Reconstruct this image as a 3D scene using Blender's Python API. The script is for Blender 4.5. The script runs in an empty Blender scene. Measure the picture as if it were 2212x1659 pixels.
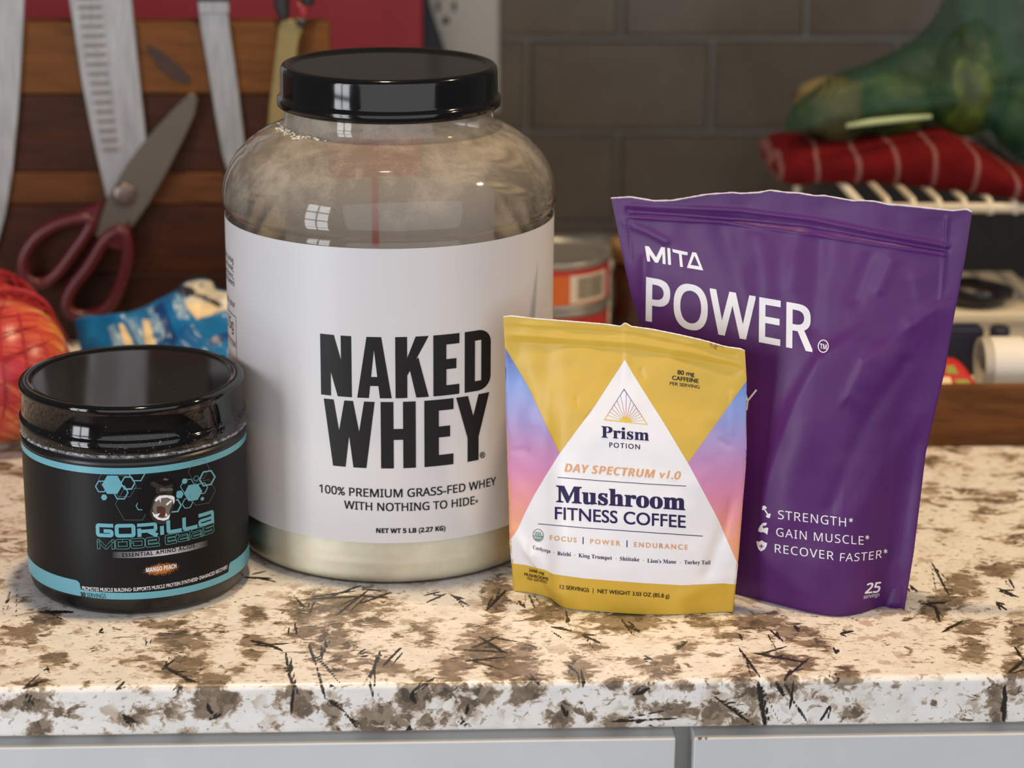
import bpy, bmesh, math, random
import numpy as np
from mathutils import Vector, noise
from mathutils.bvhtree import BVHTree
from mathutils.geometry import tessellate_polygon

sc = bpy.context.scene
COL = sc.collection
random.seed(7)
RNG = np.random.default_rng(7)

# ------------------------------------------------------------------ camera
W, H = 2212, 1659
FPX = 5000.0
CAMZ = 0.462
YAW, PITCH, ROLL = math.radians(2.95), math.radians(17.0), 0.0084
FWD = np.array([math.sin(YAW)*math.cos(PITCH), math.cos(YAW)*math.cos(PITCH), -math.sin(PITCH)])
R0 = np.cross(FWD, [0, 0, 1.0]); R0 /= np.linalg.norm(R0)
U0 = np.cross(R0, FWD)
RGT = math.cos(ROLL)*R0 + math.sin(ROLL)*U0
UPV = -math.sin(ROLL)*R0 + math.cos(ROLL)*U0
CAM = np.array([0, 0, CAMZ])
cd = bpy.data.cameras.new('camera')
cam = bpy.data.objects.new('camera', cd)
COL.objects.link(cam)
from mathutils import Matrix
cam.matrix_world = Matrix(((RGT[0], UPV[0], -FWD[0], CAM[0]), (RGT[1], UPV[1], -FWD[1], CAM[1]), (RGT[2], UPV[2], -FWD[2], CAM[2]), (0, 0, 0, 1)))
cd.sensor_fit = 'HORIZONTAL'
cd.sensor_width = 36.0
cd.lens = FPX/W*36.0
cd.clip_start = 0.01
cd.dof.use_dof = True
cd.dof.focus_distance = 1.168
cd.dof.aperture_fstop = 7.0
sc.camera = cam

# ------------------------------------------------------------------ world, lights, exposure
sc.view_settings.view_transform = 'Standard'
sc.view_settings.look = 'None'
sc.view_settings.gamma = 1.0
sc.view_settings.exposure = 0.0
sc.view_settings.use_curve_mapping = False
wd = bpy.data.worlds.new('world')
sc.world = wd
wd.use_nodes = True
bg = wd.node_tree.nodes['Background']
bg.inputs['Color'].default_value = (0.95, 0.97, 1.0, 1)
bg.inputs['Strength'].default_value = 0.12


def light(name, kind, loc, target, energy, color, **kw):
    l = bpy.data.lights.new(name, kind)
    l.energy = energy
    l.color = color
    for k, v in kw.items():
        setattr(l, k, v)
    o = bpy.data.objects.new(name, l)
    o.location = loc
    o.rotation_euler = (Vector(target)-Vector(loc)).to_track_quat('-Z', 'Y').to_euler()
    COL.objects.link(o)
    return o


WARM = (1.0, 0.72, 0.41)
COOL = (0.92, 0.955, 1.0)
# tall glazed door at the left, two columns of four panes with bars between them
_wd = Vector((-1.95, -0.45, 0.25))
_wn = (Vector((0.0, 1.2, 0.25))-_wd).normalized()
_wr = Vector((_wn.y, -_wn.x, 0))
for _i in range(2):
    for _j in range(4):
        _p = _wd+_wr*(0.40*(_i-0.5))+Vector((0, 0, 0.5*(_j-1.5)))
        light('window_daylight', 'AREA', _p, _p+_wn, 5.0, COOL, shape='RECTANGLE', size=0.34, size_y=0.43)
light('front_fill', 'AREA', (0.6, -2.3, 0.9), (0.05, 1.1, 0.0), 80, (0.97, 0.975, 1.0), shape='RECTANGLE', size=6.0, size_y=3.2)  # broad fill added to brighten the fronts evenly, not an actual window
light('ceiling_lamp', 'SPOT', (-0.05, 1.16, 1.55), (0.02, 1.12, 0.0), 60, WARM, spot_size=math.radians(62), spot_blend=0.7, shadow_soft_size=0.05)
light('ceiling_lamp_right', 'SPOT', (1.25, 1.02, 1.3), (0.08, 1.2, 0.05), 46, WARM, spot_size=math.radians(50), spot_blend=0.6, shadow_soft_size=0.04)

# ------------------------------------------------------------------ helpers


def px_dir(x, y):
    return FWD + RGT*((x-W/2)/FPX) - UPV*((y-H/2)/FPX)


def on_z(x, y, z=0.0):
    d = px_dir(x, y)
    return CAM + d*((z-CAMZ)/d[2])


def on_y(x, y, Y):
    d = px_dir(x, y)
    return CAM + d*(Y/d[1])


def on_plane(x, y, p0, n):
    d = px_dir(x, y)
    return CAM + d*(np.dot(np.array(p0)-CAM, n)/np.dot(d, n))


def to_px(P):
    P = np.asarray(P, float)
    d = P-CAM
    z = d@FWD
    return np.stack([W/2+FPX*(d@RGT)/z, H/2-FPX*(d@UPV)/z], -1)


def lin(h):
    h = h.lstrip('#')
    c = [int(h[i:i+2], 16)/255 for i in (0, 2, 4)]
    return tuple(v/12.92 if v <= 0.04045 else ((v+0.055)/1.055)**2.4 for v in c)+(1.0,)


def link(o, parent=None):
    COL.objects.link(o)
    if parent is not None:
        o.parent = parent
    return o


def wloc(o):
    v = Vector((0, 0, 0))
    while o is not None:
        v += o.location
        o = o.parent
    return v


def mesh_obj(name, verts, faces, mat=None, parent=None, smooth=True, mats=None, fm=None):
    me = bpy.data.meshes.new(name)
    me.from_pydata([tuple(map(float, v)) for v in verts], [], [tuple(map(int, f)) for f in faces])
    for m in (mats or ([mat] if mat else [])):
        me.materials.append(m)
    if fm is not None:
        me.polygons.foreach_set('material_index', fm)
    if smooth:
        me.polygons.foreach_set('use_smooth', [True]*len(me.polygons))
    me.update()
    o = bpy.data.objects.new(name, me)
    link(o, parent)
    if parent is not None:      # vertices are in world space: keep them there
        o.location = -wloc(parent)
    return o


def bm_obj(name, bm, mat=None, parent=None, smooth=False):
    me = bpy.data.meshes.new(name)
    bm.to_mesh(me)
    bm.free()
    if mat:
        me.materials.append(mat)
    if smooth:
        me.polygons.foreach_set('use_smooth', [True]*len(me.polygons))
    o = bpy.data.objects.new(name, me)
    link(o, parent)
    if parent is not None:
        o.location = -wloc(parent)
    return o


def thing(name, label, cat, loc=(0, 0, 0), group=None):
    o = bpy.data.objects.new(name, None)
    o.empty_display_size = 0.02
    o.location = loc
    COL.objects.link(o)
    return tag(o, label, cat, group)


def tag(o, label=None, cat=None, group=None, kind=None):
    if label:
        o['label'] = label
    if cat:
        o['category'] = cat
    if group:
        o['group'] = group
    if kind:
        o['kind'] = kind
    return o


def box_bm(lo, hi, bev=0.0, seg=2):
    bm = bmesh.new()
    bmesh.ops.create_cube(bm, size=1)
    for v in bm.verts:
        v.co = Vector([(lo[i]+hi[i])/2 + v.co[i]*(hi[i]-lo[i]) for i in range(3)])
    if bev:
        bmesh.ops.bevel(bm, geom=bm.edges[:], offset=bev, segments=seg, affect='EDGES', profile=0.5)
    return bm


def box(name, lo, hi, mat, parent=None, bev=0.001, seg=2):
    return bm_obj(name, box_bm(lo, hi, bev, seg), mat, parent, smooth=False)


def lathe(name, prof, cx, cy, mat, parent=None, n=128, closed=False):
    """prof: list of (r, z); revolved about the vertical through cx, cy"""
    a = np.linspace(0, 2*np.pi, n, endpoint=False)
    V, Fs = [], []
    for r, z in prof:
        for t in a:
            V.append((cx+r*math.cos(t), cy+r*math.sin(t), z))
    m = len(prof)
    for i in range(m-1):
        for j in range(n):
            k = (j+1) % n
            Fs.append((i*n+j, i*n+k, (i+1)*n+k, (i+1)*n+j))
    if prof[0][0] < 1e-6 or prof[-1][0] < 1e-6:
        pass
    return mesh_obj(name, V, Fs, mat, parent)


def arc(c, r, a0, a1, n=6):
    return [(c[0]+r*math.cos(math.radians(a0+(a1-a0)*i/n)), c[1]+r*math.sin(math.radians(a0+(a1-a0)*i/n))) for i in range(n+1)]


def tube(name, pts, rad, mat, parent=None, n=10, closed=False):
    """round bar along points; rad a number or a list"""
    P = [np.array(p, float) for p in pts]
    m = len(P)
    rr = rad if hasattr(rad, '__len__') else [rad]*m
    V, Fs = [], []
    prev = None
    for i in range(m):
        if closed:
            t = P[(i+1) % m]-P[i-1]
        else:
            t = P[min(i+1, m-1)]-P[max(i-1, 0)]
        t = t/(np.linalg.norm(t)+1e-12)
        if prev is None:
            a = np.array([0, 0, 1.0]) if abs(t[2]) < 0.9 else np.array([1.0, 0, 0])
        else:
            a = prev
        u = a-t*np.dot(a, t)
        u /= np.linalg.norm(u)+1e-12
        prev = u
        v = np.cross(t, u)
        for j in range(n):
            q = 2*math.pi*j/n
            V.append(P[i]+rr[i]*(math.cos(q)*u+math.sin(q)*v))
    for i in range(m if closed else m-1):
        for j in range(n):
            k = (j+1) % n
            i2 = (i+1) % m
            Fs.append((i*n+j, i*n+k, i2*n+k, i2*n+j))
    if not closed:
        Fs.append(tuple(range(n-1, -1, -1)))
        Fs.append(tuple((m-1)*n+j for j in range(n)))
    return V, Fs


def tube_obj(name, pts, rad, mat, parent=None, n=10, closed=False):
    V, Fs = tube(name, pts, rad, mat, parent, n, closed)
    return mesh_obj(name, V, Fs, mat, parent)


def resample(pts, n):
    P = np.array(pts, float)
    d = np.concatenate([[0], np.cumsum(np.linalg.norm(np.diff(P, axis=0), axis=1))])
    d /= d[-1]
    t = np.linspace(0, 1, n)
    return np.stack([np.interp(t, d, P[:, k]) for k in range(P.shape[1])], 1)


def smooth_poly(pts, it=2, closed=False):
    """Chaikin corner cutting"""
    P = [np.array(p, float) for p in pts]
    for _ in range(it):
        Q = []
        m = len(P)
        if not closed:
            Q.append(P[0])
        for i in range(m if closed else m-1):
            a, b = P[i], P[(i+1) % m]
            Q += [a*.75+b*.25, a*.25+b*.75]
        if not closed:
            Q.append(P[-1])
        P = Q
    return P

# ------------------------------------------------------------------ materials


class NT:
    def __init__(self, name):
        self.m = bpy.data.materials.new(name)
        self.m.use_nodes = True
        self.t = self.m.node_tree
        self.b = self.t.nodes['Principled BSDF']
        self.out = self.t.nodes['Material Output']

    def n(self, kind, **kw):
        nd = self.t.nodes.new(kind)
        for k, v in kw.items():
            setattr(nd, k, v)
        return nd

    def l(self, a, b):
        self.t.links.new(a, b)

    def coord(self, scale=(1, 1, 1), rot=(0, 0, 0), kind='Object'):
        tc = self.n('ShaderNodeTexCoord')
        mp = self.n('ShaderNodeMapping')
        mp.inputs['Scale'].default_value = scale
        mp.inputs['Rotation'].default_value = rot
        self.l(tc.outputs[kind], mp.inputs[0])
        return mp.outputs[0]

    def noise(self, vec, scale=5, detail=4, rough=0.55, dist=0.0):
        nd = self.n('ShaderNodeTexNoise')
        nd.inputs['Scale'].default_value = scale
        nd.inputs['Detail'].default_value = detail
        nd.inputs['Roughness'].default_value = rough
        nd.inputs['Distortion'].default_value = dist
        self.l(vec, nd.inputs['Vector'])
        return nd.outputs['Fac']

    def ramp(self, fac, stops, interp='LINEAR'):
        r = self.n('ShaderNodeValToRGB')
        r.color_ramp.interpolation = interp
        e = r.color_ramp.elements
        while len(e) < len(stops):
            e.new(0.5)
        for el, (p, c) in zip(e, stops):
            el.position = p
            el.color = c if len(c) == 4 else tuple(c)+(1,)
        self.l(fac, r.inputs[0])
        return r.outputs[0]

    def math(self, op, a, b=None, clamp=False):
        nd = self.n('ShaderNodeMath', operation=op, use_clamp=clamp)
        for i, x in enumerate((a, b)):
            if x is None:
                continue
            if isinstance(x, (int, float)):
                nd.inputs[i].default_value = x
            else:
                self.l(x, nd.inputs[i])
        return nd.outputs[0]

    def mix(self, fac, a, b, blend='MIX'):
        nd = self.n('ShaderNodeMix', data_type='RGBA', blend_type=blend)
        if isinstance(fac, (int, float)):
            nd.inputs[0].default_value = fac
        else:
            self.l(fac, nd.inputs[0])
        for i, x in ((6, a), (7, b)):
            if isinstance(x, tuple):
                nd.inputs[i].default_value = x
            else:
                self.l(x, nd.inputs[i])
        return nd.outputs[2]

    def bump(self, h, strength=0.2, dist=0.001):
        b = self.n('ShaderNodeBump')
        b.inputs['Strength'].default_value = strength
        b.inputs['Distance'].default_value = dist
        self.l(h, b.inputs['Height'])
        self.l(b.outputs[0], self.b.inputs['Normal'])
        return b

    def set(self, **kw):
        for k, v in kw.items():
            self.b.inputs[k.replace('_', ' ')].default_value = v
        return self


def pbr(name, hexc, rough=0.5, metal=0.0, spec=0.5, var=0.0, vscale=40, bump=0.0, bscale=200, bdist=0.0005, coat=0.0):
    """plain surface with a little procedural variation in colour and relief"""
    t = NT(name)
    c = lin(hexc) if isinstance(hexc, str) else hexc
    t.b.inputs['Base Color'].default_value = c
    t.b.inputs['Roughness'].default_value = rough
    t.b.inputs['Metallic'].default_value = metal
    t.b.inputs['Specular IOR Level'].default_value = spec
    t.b.inputs['Coat Weight'].default_value = coat
    vec = t.coord()
    if var:
        f = t.noise(vec, vscale, 5)
        lo = tuple(max(0, x*(1-var)) for x in c[:3])+(1,)
        hi = tuple(min(1, x*(1+var)) for x in c[:3])+(1,)
        t.l(t.ramp(f, [(0.3, lo), (0.7, hi)]), t.b.inputs['Base Color'])
    if bump:
        t.bump(t.noise(vec, bscale, 3), bump, bdist)
    return t.m


M = {}
M['ink_black'] = pbr('ink_black', '171517', 0.5, spec=0.3)
M['ink_navy'] = pbr('ink_navy', '261E4C', 0.5, spec=0.2)
M['ink_orange'] = pbr('ink_orange', 'D99C66', 0.5)
M['ink_white'] = pbr('ink_white', 'E4E2E8', 0.42)
M['ink_teal'] = pbr('ink_teal', '62A3B3', 0.38, spec=0.5)
M['ink_green'] = pbr('ink_green', '3F8A80', 0.5)
M['ink_brown'] = pbr('ink_brown', '4A2C28', 0.5)
M['paper'] = pbr('label_paper', 'DDDBDE', 0.42, spec=0.45, var=0.02, vscale=60)
M['pouch_white'] = pbr('pouch_white', 'E6E4E8', 0.4, spec=0.4, bump=0.06, bscale=260)

# ------------------------------------------------------------------ text and decals
UPPER = dict(serif=(0x1D400, 0x1D41A, None), sans=(0x1D5A0, 0x1D5BA, 0x1D7E2), sansb=(0x1D5D4, 0x1D5EE, 0x1D7EC), sansbi=(0x1D63C, 0x1D656, None), plain=None)
DEP = None
CAPS = {}


def style_text(s, style):
    U = UPPER[style]
    if not U:
        return s
    o = ''
    for c in s:
        if 'A' <= c <= 'Z':
            o += chr(U[0]+ord(c)-65)
        elif 'a' <= c <= 'z':
            o += chr(U[1]+ord(c)-97)
        elif U[2] and '0' <= c <= '9':
            o += chr(U[2]+ord(c)-48)
        else:
            o += c
    return o


def raw_text(body, style, spacing=1.0, shear=0.0):
    c = bpy.data.curves.new('text', 'FONT')
    c.body = style_text(body, style)
    c.size = 1
    c.space_character = spacing
    c.shear = shear
    c.resolution_u = 5
    o = bpy.data.objects.new('text', c)
    COL.objects.link(o)
    dg = bpy.context.evaluated_depsgraph_get()
    dg.update()
    me = bpy.data.meshes.new_from_object(o.evaluated_get(dg))
    V = np.array([v.co[:2] for v in me.vertices]).reshape(-1, 2)
    Fs = [tuple(p.vertices) for p in me.polygons]
    bpy.data.objects.remove(o)
    bpy.data.curves.remove(c)
    bpy.data.meshes.remove(me)
    return V, Fs


def text_flat(body, style='plain', bold=0.0, spacing=1.0, shear=0.0):
    """text in the unit frame: x 0..1 over its width, y 0 at the baseline, 1 at the capital height"""
    if style not in CAPS:
        v, _ = raw_text('H', style)
        CAPS[style] = v[:, 1].max()
    V, Fs = raw_text(body, style, spacing, shear)
    if bold:
        VV, FF = [], []
        for dx, dy in ((0, 0), (1, 1), (-1, 1), (1, -1), (-1, -1)):
            off = len(VV)*len(V)
            VV.append(V+np.array([dx*0.8, dy*0.6])*bold)
            FF += [tuple(j+off for j in f) for f in Fs]
        V, Fs = np.concatenate(VV), FF
    x0, x1 = V[:, 0].min(), V[:, 0].max()
    V = np.stack([(V[:, 0]-x0)/(x1-x0), V[:, 1]/CAPS[style]], 1)
    return V, Fs


def cut_flat(V, Fs, pitch):
    """slice flat faces along a grid so that they can be wrapped on a curved surface"""
    bm = bmesh.new()
    vs = [bm.verts.new((x, y, 0)) for x, y in V]
    for f in Fs:
        try:
            bm.faces.new([vs[i] for i in f])
        except ValueError:
            pass
    V = np.asarray(V)
    for ax in (0, 1):
        if not pitch[ax]:
            continue
        lo, hi = V[:, ax].min(), V[:, ax].max()
        k = math.ceil(lo/pitch[ax])
        while k*pitch[ax] < hi:
            co = [0, 0, 0]
            no = [0, 0, 0]
            co[ax] = k*pitch[ax]
            no[ax] = 1
            bmesh.ops.bisect_plane(bm, geom=bm.verts[:]+bm.edges[:]+bm.faces[:], plane_co=co, plane_no=no, dist=1e-6)
            k += 1
    bm.verts.index_update()
    V2 = np.array([v.co[:2] for v in bm.verts]).reshape(-1, 2)
    F2 = [tuple(v.index for v in f.verts) for f in bm.faces]
    bm.free()
    return V2, F2


class Surf:
    """a printed surface: pixel coordinates are carried onto it along the sight lines"""

    def __init__(self, V, Fs, centre_px):
        self.t = BVHTree.FromPolygons([tuple(v) for v in V], [tuple(f) for f in Fs])
        self.c = np.array(centre_px, float)
        self.o = Vector(CAM)

    def hit(self, x, y):
        for k in range(40):
            d = Vector(px_dir(x, y)).normalized()
            loc, nrm, idx, dist = self.t.ray_cast(self.o, d)
            if loc is not None:
                if nrm.dot(d) > 0:
                    nrm = -nrm
                return loc, nrm
            v = self.c-np.array([x, y])
            v = v/np.linalg.norm(v)
            x, y = x+v[0]*0.8, y+v[1]*0.8
        return None, None

    def wrap(self, V, off):
        out = []
        off = np.zeros(len(V))+off
        for (x, y), off in zip(V, off):
            p, n = self.hit(x, y)
            out.append(p+n*float(off) if p is not None else Vector((0, 0, -0.5)))
        return out


class Cyl:
    """label space of an upright cylinder: u = arc length, v = height"""

    def __init__(self, cx, cy, r):
        self.c, self.r = (cx, cy), r

    def inv(self, x, y):
        d = px_dir(x, y)
        ox, oy = -self.c[0], -self.c[1]
        A = d[0]**2+d[1]**2
        B = 2*(ox*d[0]+oy*d[1])
        Cc = ox*ox+oy*oy-self.r**2
        disc = max(B*B-4*A*Cc, 0)
        t = (-B-math.sqrt(disc))/(2*A)
        p = CAM+d*t
        return np.array([math.atan2(p[0]-self.c[0], -(p[1]-self.c[1]))*self.r, p[2]])

    def wrap(self, V, off):
        rs = self.r+np.zeros(len(V))+off
        return [(self.c[0]+r*math.sin(u/self.r), self.c[1]-r*math.cos(u/self.r), v) for (u, v), r in zip(V, rs)]


def layers(n, Fs):
    """every separate bit of ink lies a hair above the next, so that overlapping bits never share a plane"""
    up = list(range(n))

    def find(i):
        while up[i] != i:
            up[i] = up[up[i]]
            i = up[i]
        return i
    for f in Fs:
        a = find(f[0])
        for b in f[1:]:
            up[find(b)] = a
    val = {}
    out = np.zeros(n)
    for i in range(n):
        r = find(i)
        if r not in val:
            val[r] = random.random()*0.00004
        out[i] = val[r]
    return out


def put(name, V, Fs, surf, off, mat, parent, pitch, smooth=False):
    V, Fs = cut_flat(V, Fs, pitch)
    P = surf.wrap(V, np.array(off)+layers(len(V), Fs))
    return mesh_obj(name, P, Fs, mat, parent, smooth=smooth)


def text_px(body, quad, surf, mat, parent, style='plain', bold=0.0, spacing=1.0, shear=0.0, off=0.00016, pitch=5, name='lettering', bend=0.0):
    """quad = BL, BR, TL, TR in pixels (capital height)"""
    V, Fs = text_flat(body, style, bold, spacing, shear)
    BL, BR, TL, TR = [np.array(q, float) for q in quad]
    a, b = V[:, :1], V[:, 1:]
    P = BL*(1-a)*(1-b)+BR*a*(1-b)+TL*(1-a)*b+TR*a*b
    P[:, 1] += (bend*4*a*(1-a))[:, 0]
    return put(name, P, Fs, surf, off, mat, parent, (pitch, pitch))


def base_quad(x0, y0, x1, y1, cap, lean=0.0):
    return ((x0, y0), (x1, y1), (x0+lean*cap, y0-cap), (x1+lean*cap, y1-cap))


def text_cyl(body, x0, y0, x1, y1, cap, cyl, mat, parent, style='plain', bold=0.0, spacing=1.0, shear=0.0, off=0.0002, name='lettering'):
    """baseline end pixels, capital height in pixels; laid out in label space"""
    V, Fs = text_flat(body, style, bold, spacing, shear)
    a, b = cyl.inv(x0, y0), cyl.inv(x1, y1)
    m0 = cyl.inv((x0+x1)/2, (y0+y1)/2+0)
    m1 = cyl.inv((x0+x1)/2, (y0+y1)/2-cap)
    h = m1[1]-m0[1]
    P = np.stack([a[0]+(b[0]-a[0])*V[:, 0], a[1]+(b[1]-a[1])*V[:, 0]+h*V[:, 1]], 1)
    return put(name, P, Fs, cyl, off, mat, parent, (0.0025, 0))


def stroke(pts, w, closed=False):
    """flat ribbon along 2-D points; returns verts, quads"""
    P = np.array(pts, float)
    m = len(P)
    ww = w if hasattr(w, '__len__') else [w]*m
    V, Fs = [], []
    for i in range(m):
        if closed:
            a, b = P[i]-P[i-1], P[(i+1) % m]-P[i]
        else:
            a = P[i]-P[i-1] if i else P[1]-P[0]
            b = P[i+1]-P[i] if i < m-1 else a
        a = a/(np.linalg.norm(a)+1e-12)
        b = b/(np.linalg.norm(b)+1e-12)
        na, nb = np.array([-a[1], a[0]]), np.array([-b[1], b[0]])
        n = na+nb
        n = n/(np.linalg.norm(n)+1e-12)
        k = 1/max(0.35, np.dot(n, na))
        V += [P[i]+n*k*ww[i]/2, P[i]-n*k*ww[i]/2]
    for i in range(m if closed else m-1):
        j = (i+1) % m
        Fs.append((2*i, 2*i+1, 2*j+1, 2*j))
    return V, Fs


def join(parts):
    V, Fs = [], []
    for v, f in parts:
        o = len(V)
        V += list(map(tuple, v))
        Fs += [tuple(i+o for i in q) for q in f]
    return V, Fs


def poly(pts):
    """flat polygon, triangulated"""
    V = [(float(p[0]), float(p[1])) for p in pts]
    return V, [tuple(f) for f in tessellate_polygon([[Vector((x, y, 0)) for x, y in V]])]


def hexagon(cx, cy, r, rot=0.0, sx=1.0, shear=0.0):
    return [(cx+sx*r*math.cos(math.radians(60*i+rot)), cy+r*math.sin(math.radians(60*i+rot))+shear*sx*r*math.cos(math.radians(60*i+rot))) for i in range(6)]


# letters of the tub's big black headline (x 0..1, y 0..1 of each letter's box)
def glyph(ch, asp):
    """condensed bold capital; asp = width / height"""
    s = 0.185/asp          # stem width in x units
    t = 0.165              # bar height
    R = lambda x0, y0, x1, y1: ([(x0, y0), (x1, y0), (x1, y1), (x0, y1)], [(0, 1, 2, 3)])
    Q = lambda *p: (list(p), [(0, 1, 2, 3)])
    if ch == 'N':
        return join([R(0, 0, s*.92, 1), R(1-s*.92, 0, 1, 1), Q((0, 1), (s*1.25, 1), (1, 0), (1-s*1.25, 0))])
    if ch == 'A':
        a = 0.5-s*.62
        b = 0.5+s*.62
        return join([Q((0, 0), (s, 0), (0.5+s*.12, 1), (a, 1)), Q((1-s, 0), (1, 0), (b, 1), (0.5-s*.12, 1)), R(0.22, 0.2, 0.78, 0.2+t*.9)])
    if ch == 'K':
        return join([R(0, 0, s, 1), Q((s*.8, 0.30), (s*.8, 0.56), (1-s*1.12, 1), (1, 1)), Q((s*1.15, 0.52), (s*1.95, 0.66), (1, 0), (1-s*1.08, 0))])
    if ch == 'E':
        return join([R(0, 0, s*1.15, 1), R(0, 0, 1, t), R(0, 1-t, 1, 1), R(0, 0.43, 0.88, 0.43+t)])
    if ch == 'H':
        return join([R(0, 0, s*.98, 1), R(1-s*.98, 0, 1, 1), R(0, 0.43, 1, 0.43+t)])
    if ch == 'W':
        k = s*.82
        return join([Q((0.17, 0), (0.17+k*1.25, 0), (k, 1), (0, 1)), Q((0.17, 0), (0.17+k*1.25, 0), (0.5+k*.42, 1), (0.5-k*.42, 1)),
                     Q((0.83-k*1.25, 0), (0.83, 0), (0.5+k*.42, 1), (0.5-k*.42, 1)), Q((0.83-k*1.25, 0), (0.83, 0), (1, 1), (1-k, 1))])
    if ch == 'Y':
        return join([R(0.5-s*.5, 0, 0.5+s*.5, 0.42), Q((0.5-s*.5, 0.36), (0.5+s*.5, 0.36), (s*1.02, 1), (0, 1)), Q((0.5-s*.5, 0.36), (0.5+s*.5, 0.36), (1, 1), (1-s*1.02, 1))])
    if ch == 'D':
        out = [(0, 0), (0.5, 0)]+[(0.5+0.5*math.sin(a), 0.22*(1-math.cos(a))) for a in np.linspace(0.1, math.pi/2, 8)]
        out += [(1-0.5*(1-math.cos(a)), 0.78+0.22*math.sin(a)) for a in np.linspace(0, math.pi/2-0.1, 8)]+[(0.5, 1), (0, 1)]
        inn = []
        for x, y in out:
            inn.append((min(max(x, s), 1-s) if x not in (0.5,) else 0.5, min(max(y, t), 1-t)))
        m = len(out)
        return list(out)+list(inn), [(i, (i+1) % m, m+(i+1) % m, m+i) for i in range(m)]
    raise KeyError(ch)


# ================================================================== the setting
# ---- tiled back wall
WY = 1.95
t = NT('wall_tile')
v = t.coord((1, 1, 1))
t.l(t.ramp(t.noise(v, 22, 4), [(0.3, lin('5C5043')), (0.7, lin('685D4E'))]), t.b.inputs['Base Color'])
t.set(Roughness=0.3)
t.bump(t.noise(v, 30, 2), 0.15, 0.002)
M['tile'] = t.m
M['grout'] = pbr('grout', '75736B', 0.9, var=0.1, vscale=200, bump=0.3, bscale=800)
wall = box('wall_back', (-0.95, WY, -0.03), (1.25, WY+0.1, 1.2), M['grout'], None, 0)
tag(wall, kind='structure')
TH, TW, J = 0.0803, 0.1571, 0.0036
tb = box_bm((-TW/2+J/2, -0.0025, -TH/2+J/2), (TW/2-J/2, 0.004, TH/2-J/2), 0)
ed = [e for e in tb.edges if all(vv.co.y < 0 for vv in e.verts)]
bmesh.ops.bevel(tb, geom=ed, offset=0.0028, segments=1, affect='EDGES')
tile0 = None
for r in range(-1, 12):
    zc = 0.0898-TH/2+r*TH
    if zc+TH/2 < 0.0:
        continue
    for c in range(-7, 8):
        xc = 0.1113+TW/2+c*TW+(0.0 if r % 2 else TW/2)
        if not (-0.87 < xc < 1.16):
            continue
        if tile0 is None:
            o = bm_obj('tile', tb.copy(), M['tile'], None)
            tile0 = o
        else:
            o = tile0.copy()
            COL.objects.link(o)
        o.parent = wall
        o.location = (xc, WY-0.0005+random.uniform(-.0003, .0003), zc)
        o.rotation_euler = (random.uniform(-.004, .004), 0, random.uniform(-.004, .004))
tb.free()

# ---- granite worktop
EDGE_Y, SLAB = 1.0203, 0.0255
k5, o5 = 0.4973, (0, 1200)
k6, o6 = 0.5027, (1100, 1200)
ST5 = [((55, 120), (10, 250), 9), ((170, 245), (320, 245), 12), ((710, 480), (790, 530), (850, 550), 10), ((1085, 370), (1160, 385), (1230, 415), 11),
       ((1240, 420), (1255, 510), (1275, 575), (1265, 690), 13), ((1265, 440), (1262, 520), 8), ((1340, 385), (1375, 480), (1412, 620), 13),
       ((1420, 355), (1395, 460), 6), ((1420, 625), (1500, 680), (1560, 765), 11), ((1655, 405), (1605, 540), (1620, 615), 11), ((1740, 400), (1660, 485), 10),
       ((1550, 430), (1590, 405), 6), ((1950, 165), (2040, 220), 7), ((1940, 165), (1850, 205), 6), ((1060, 95), (1180, 100), 8), ((1280, 180), (1330, 230), 8),
       ((1330, 190), (1600, 175), 7), ((1600, 150), (1460, 260), 8), ((1700, 160), (1560, 210), 8), ((1360, 210), (1345, 250), 7), ((2075, 350), (2210, 430), 8), ((2010, 410), (2200, 420), 6),
       ((2020, 460), (2200, 440), 6), ((780, 560), (770, 600), 8), ((905, 715), (960, 690), 7), ((545, 545), (500, 590), 10), ((2035, 640), (2020, 690), 9),
       ((2000, 700), (2020, 750), 7), ((1790, 590), (1800, 640), 22), ((1890, 530), (1790, 590), 9), ((2110, 240), (2200, 150), 12), ((120, 600), (150, 660), 10),
       ((440, 310), (450, 340), 8), ((530, 690), (600, 730), 14), ((205, 480), (215, 510), 8), ((920, 690), (900, 640), 16), ((640, 350), (630, 380), 5),
       ((1280, 290), (1290, 350), 8), ((90, 580), (190, 545), 10), ((700, 500), (760, 450), 6), ((1760, 760), (1800, 750), 8), ((1430, 550), (1440, 570), 8)]
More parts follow.
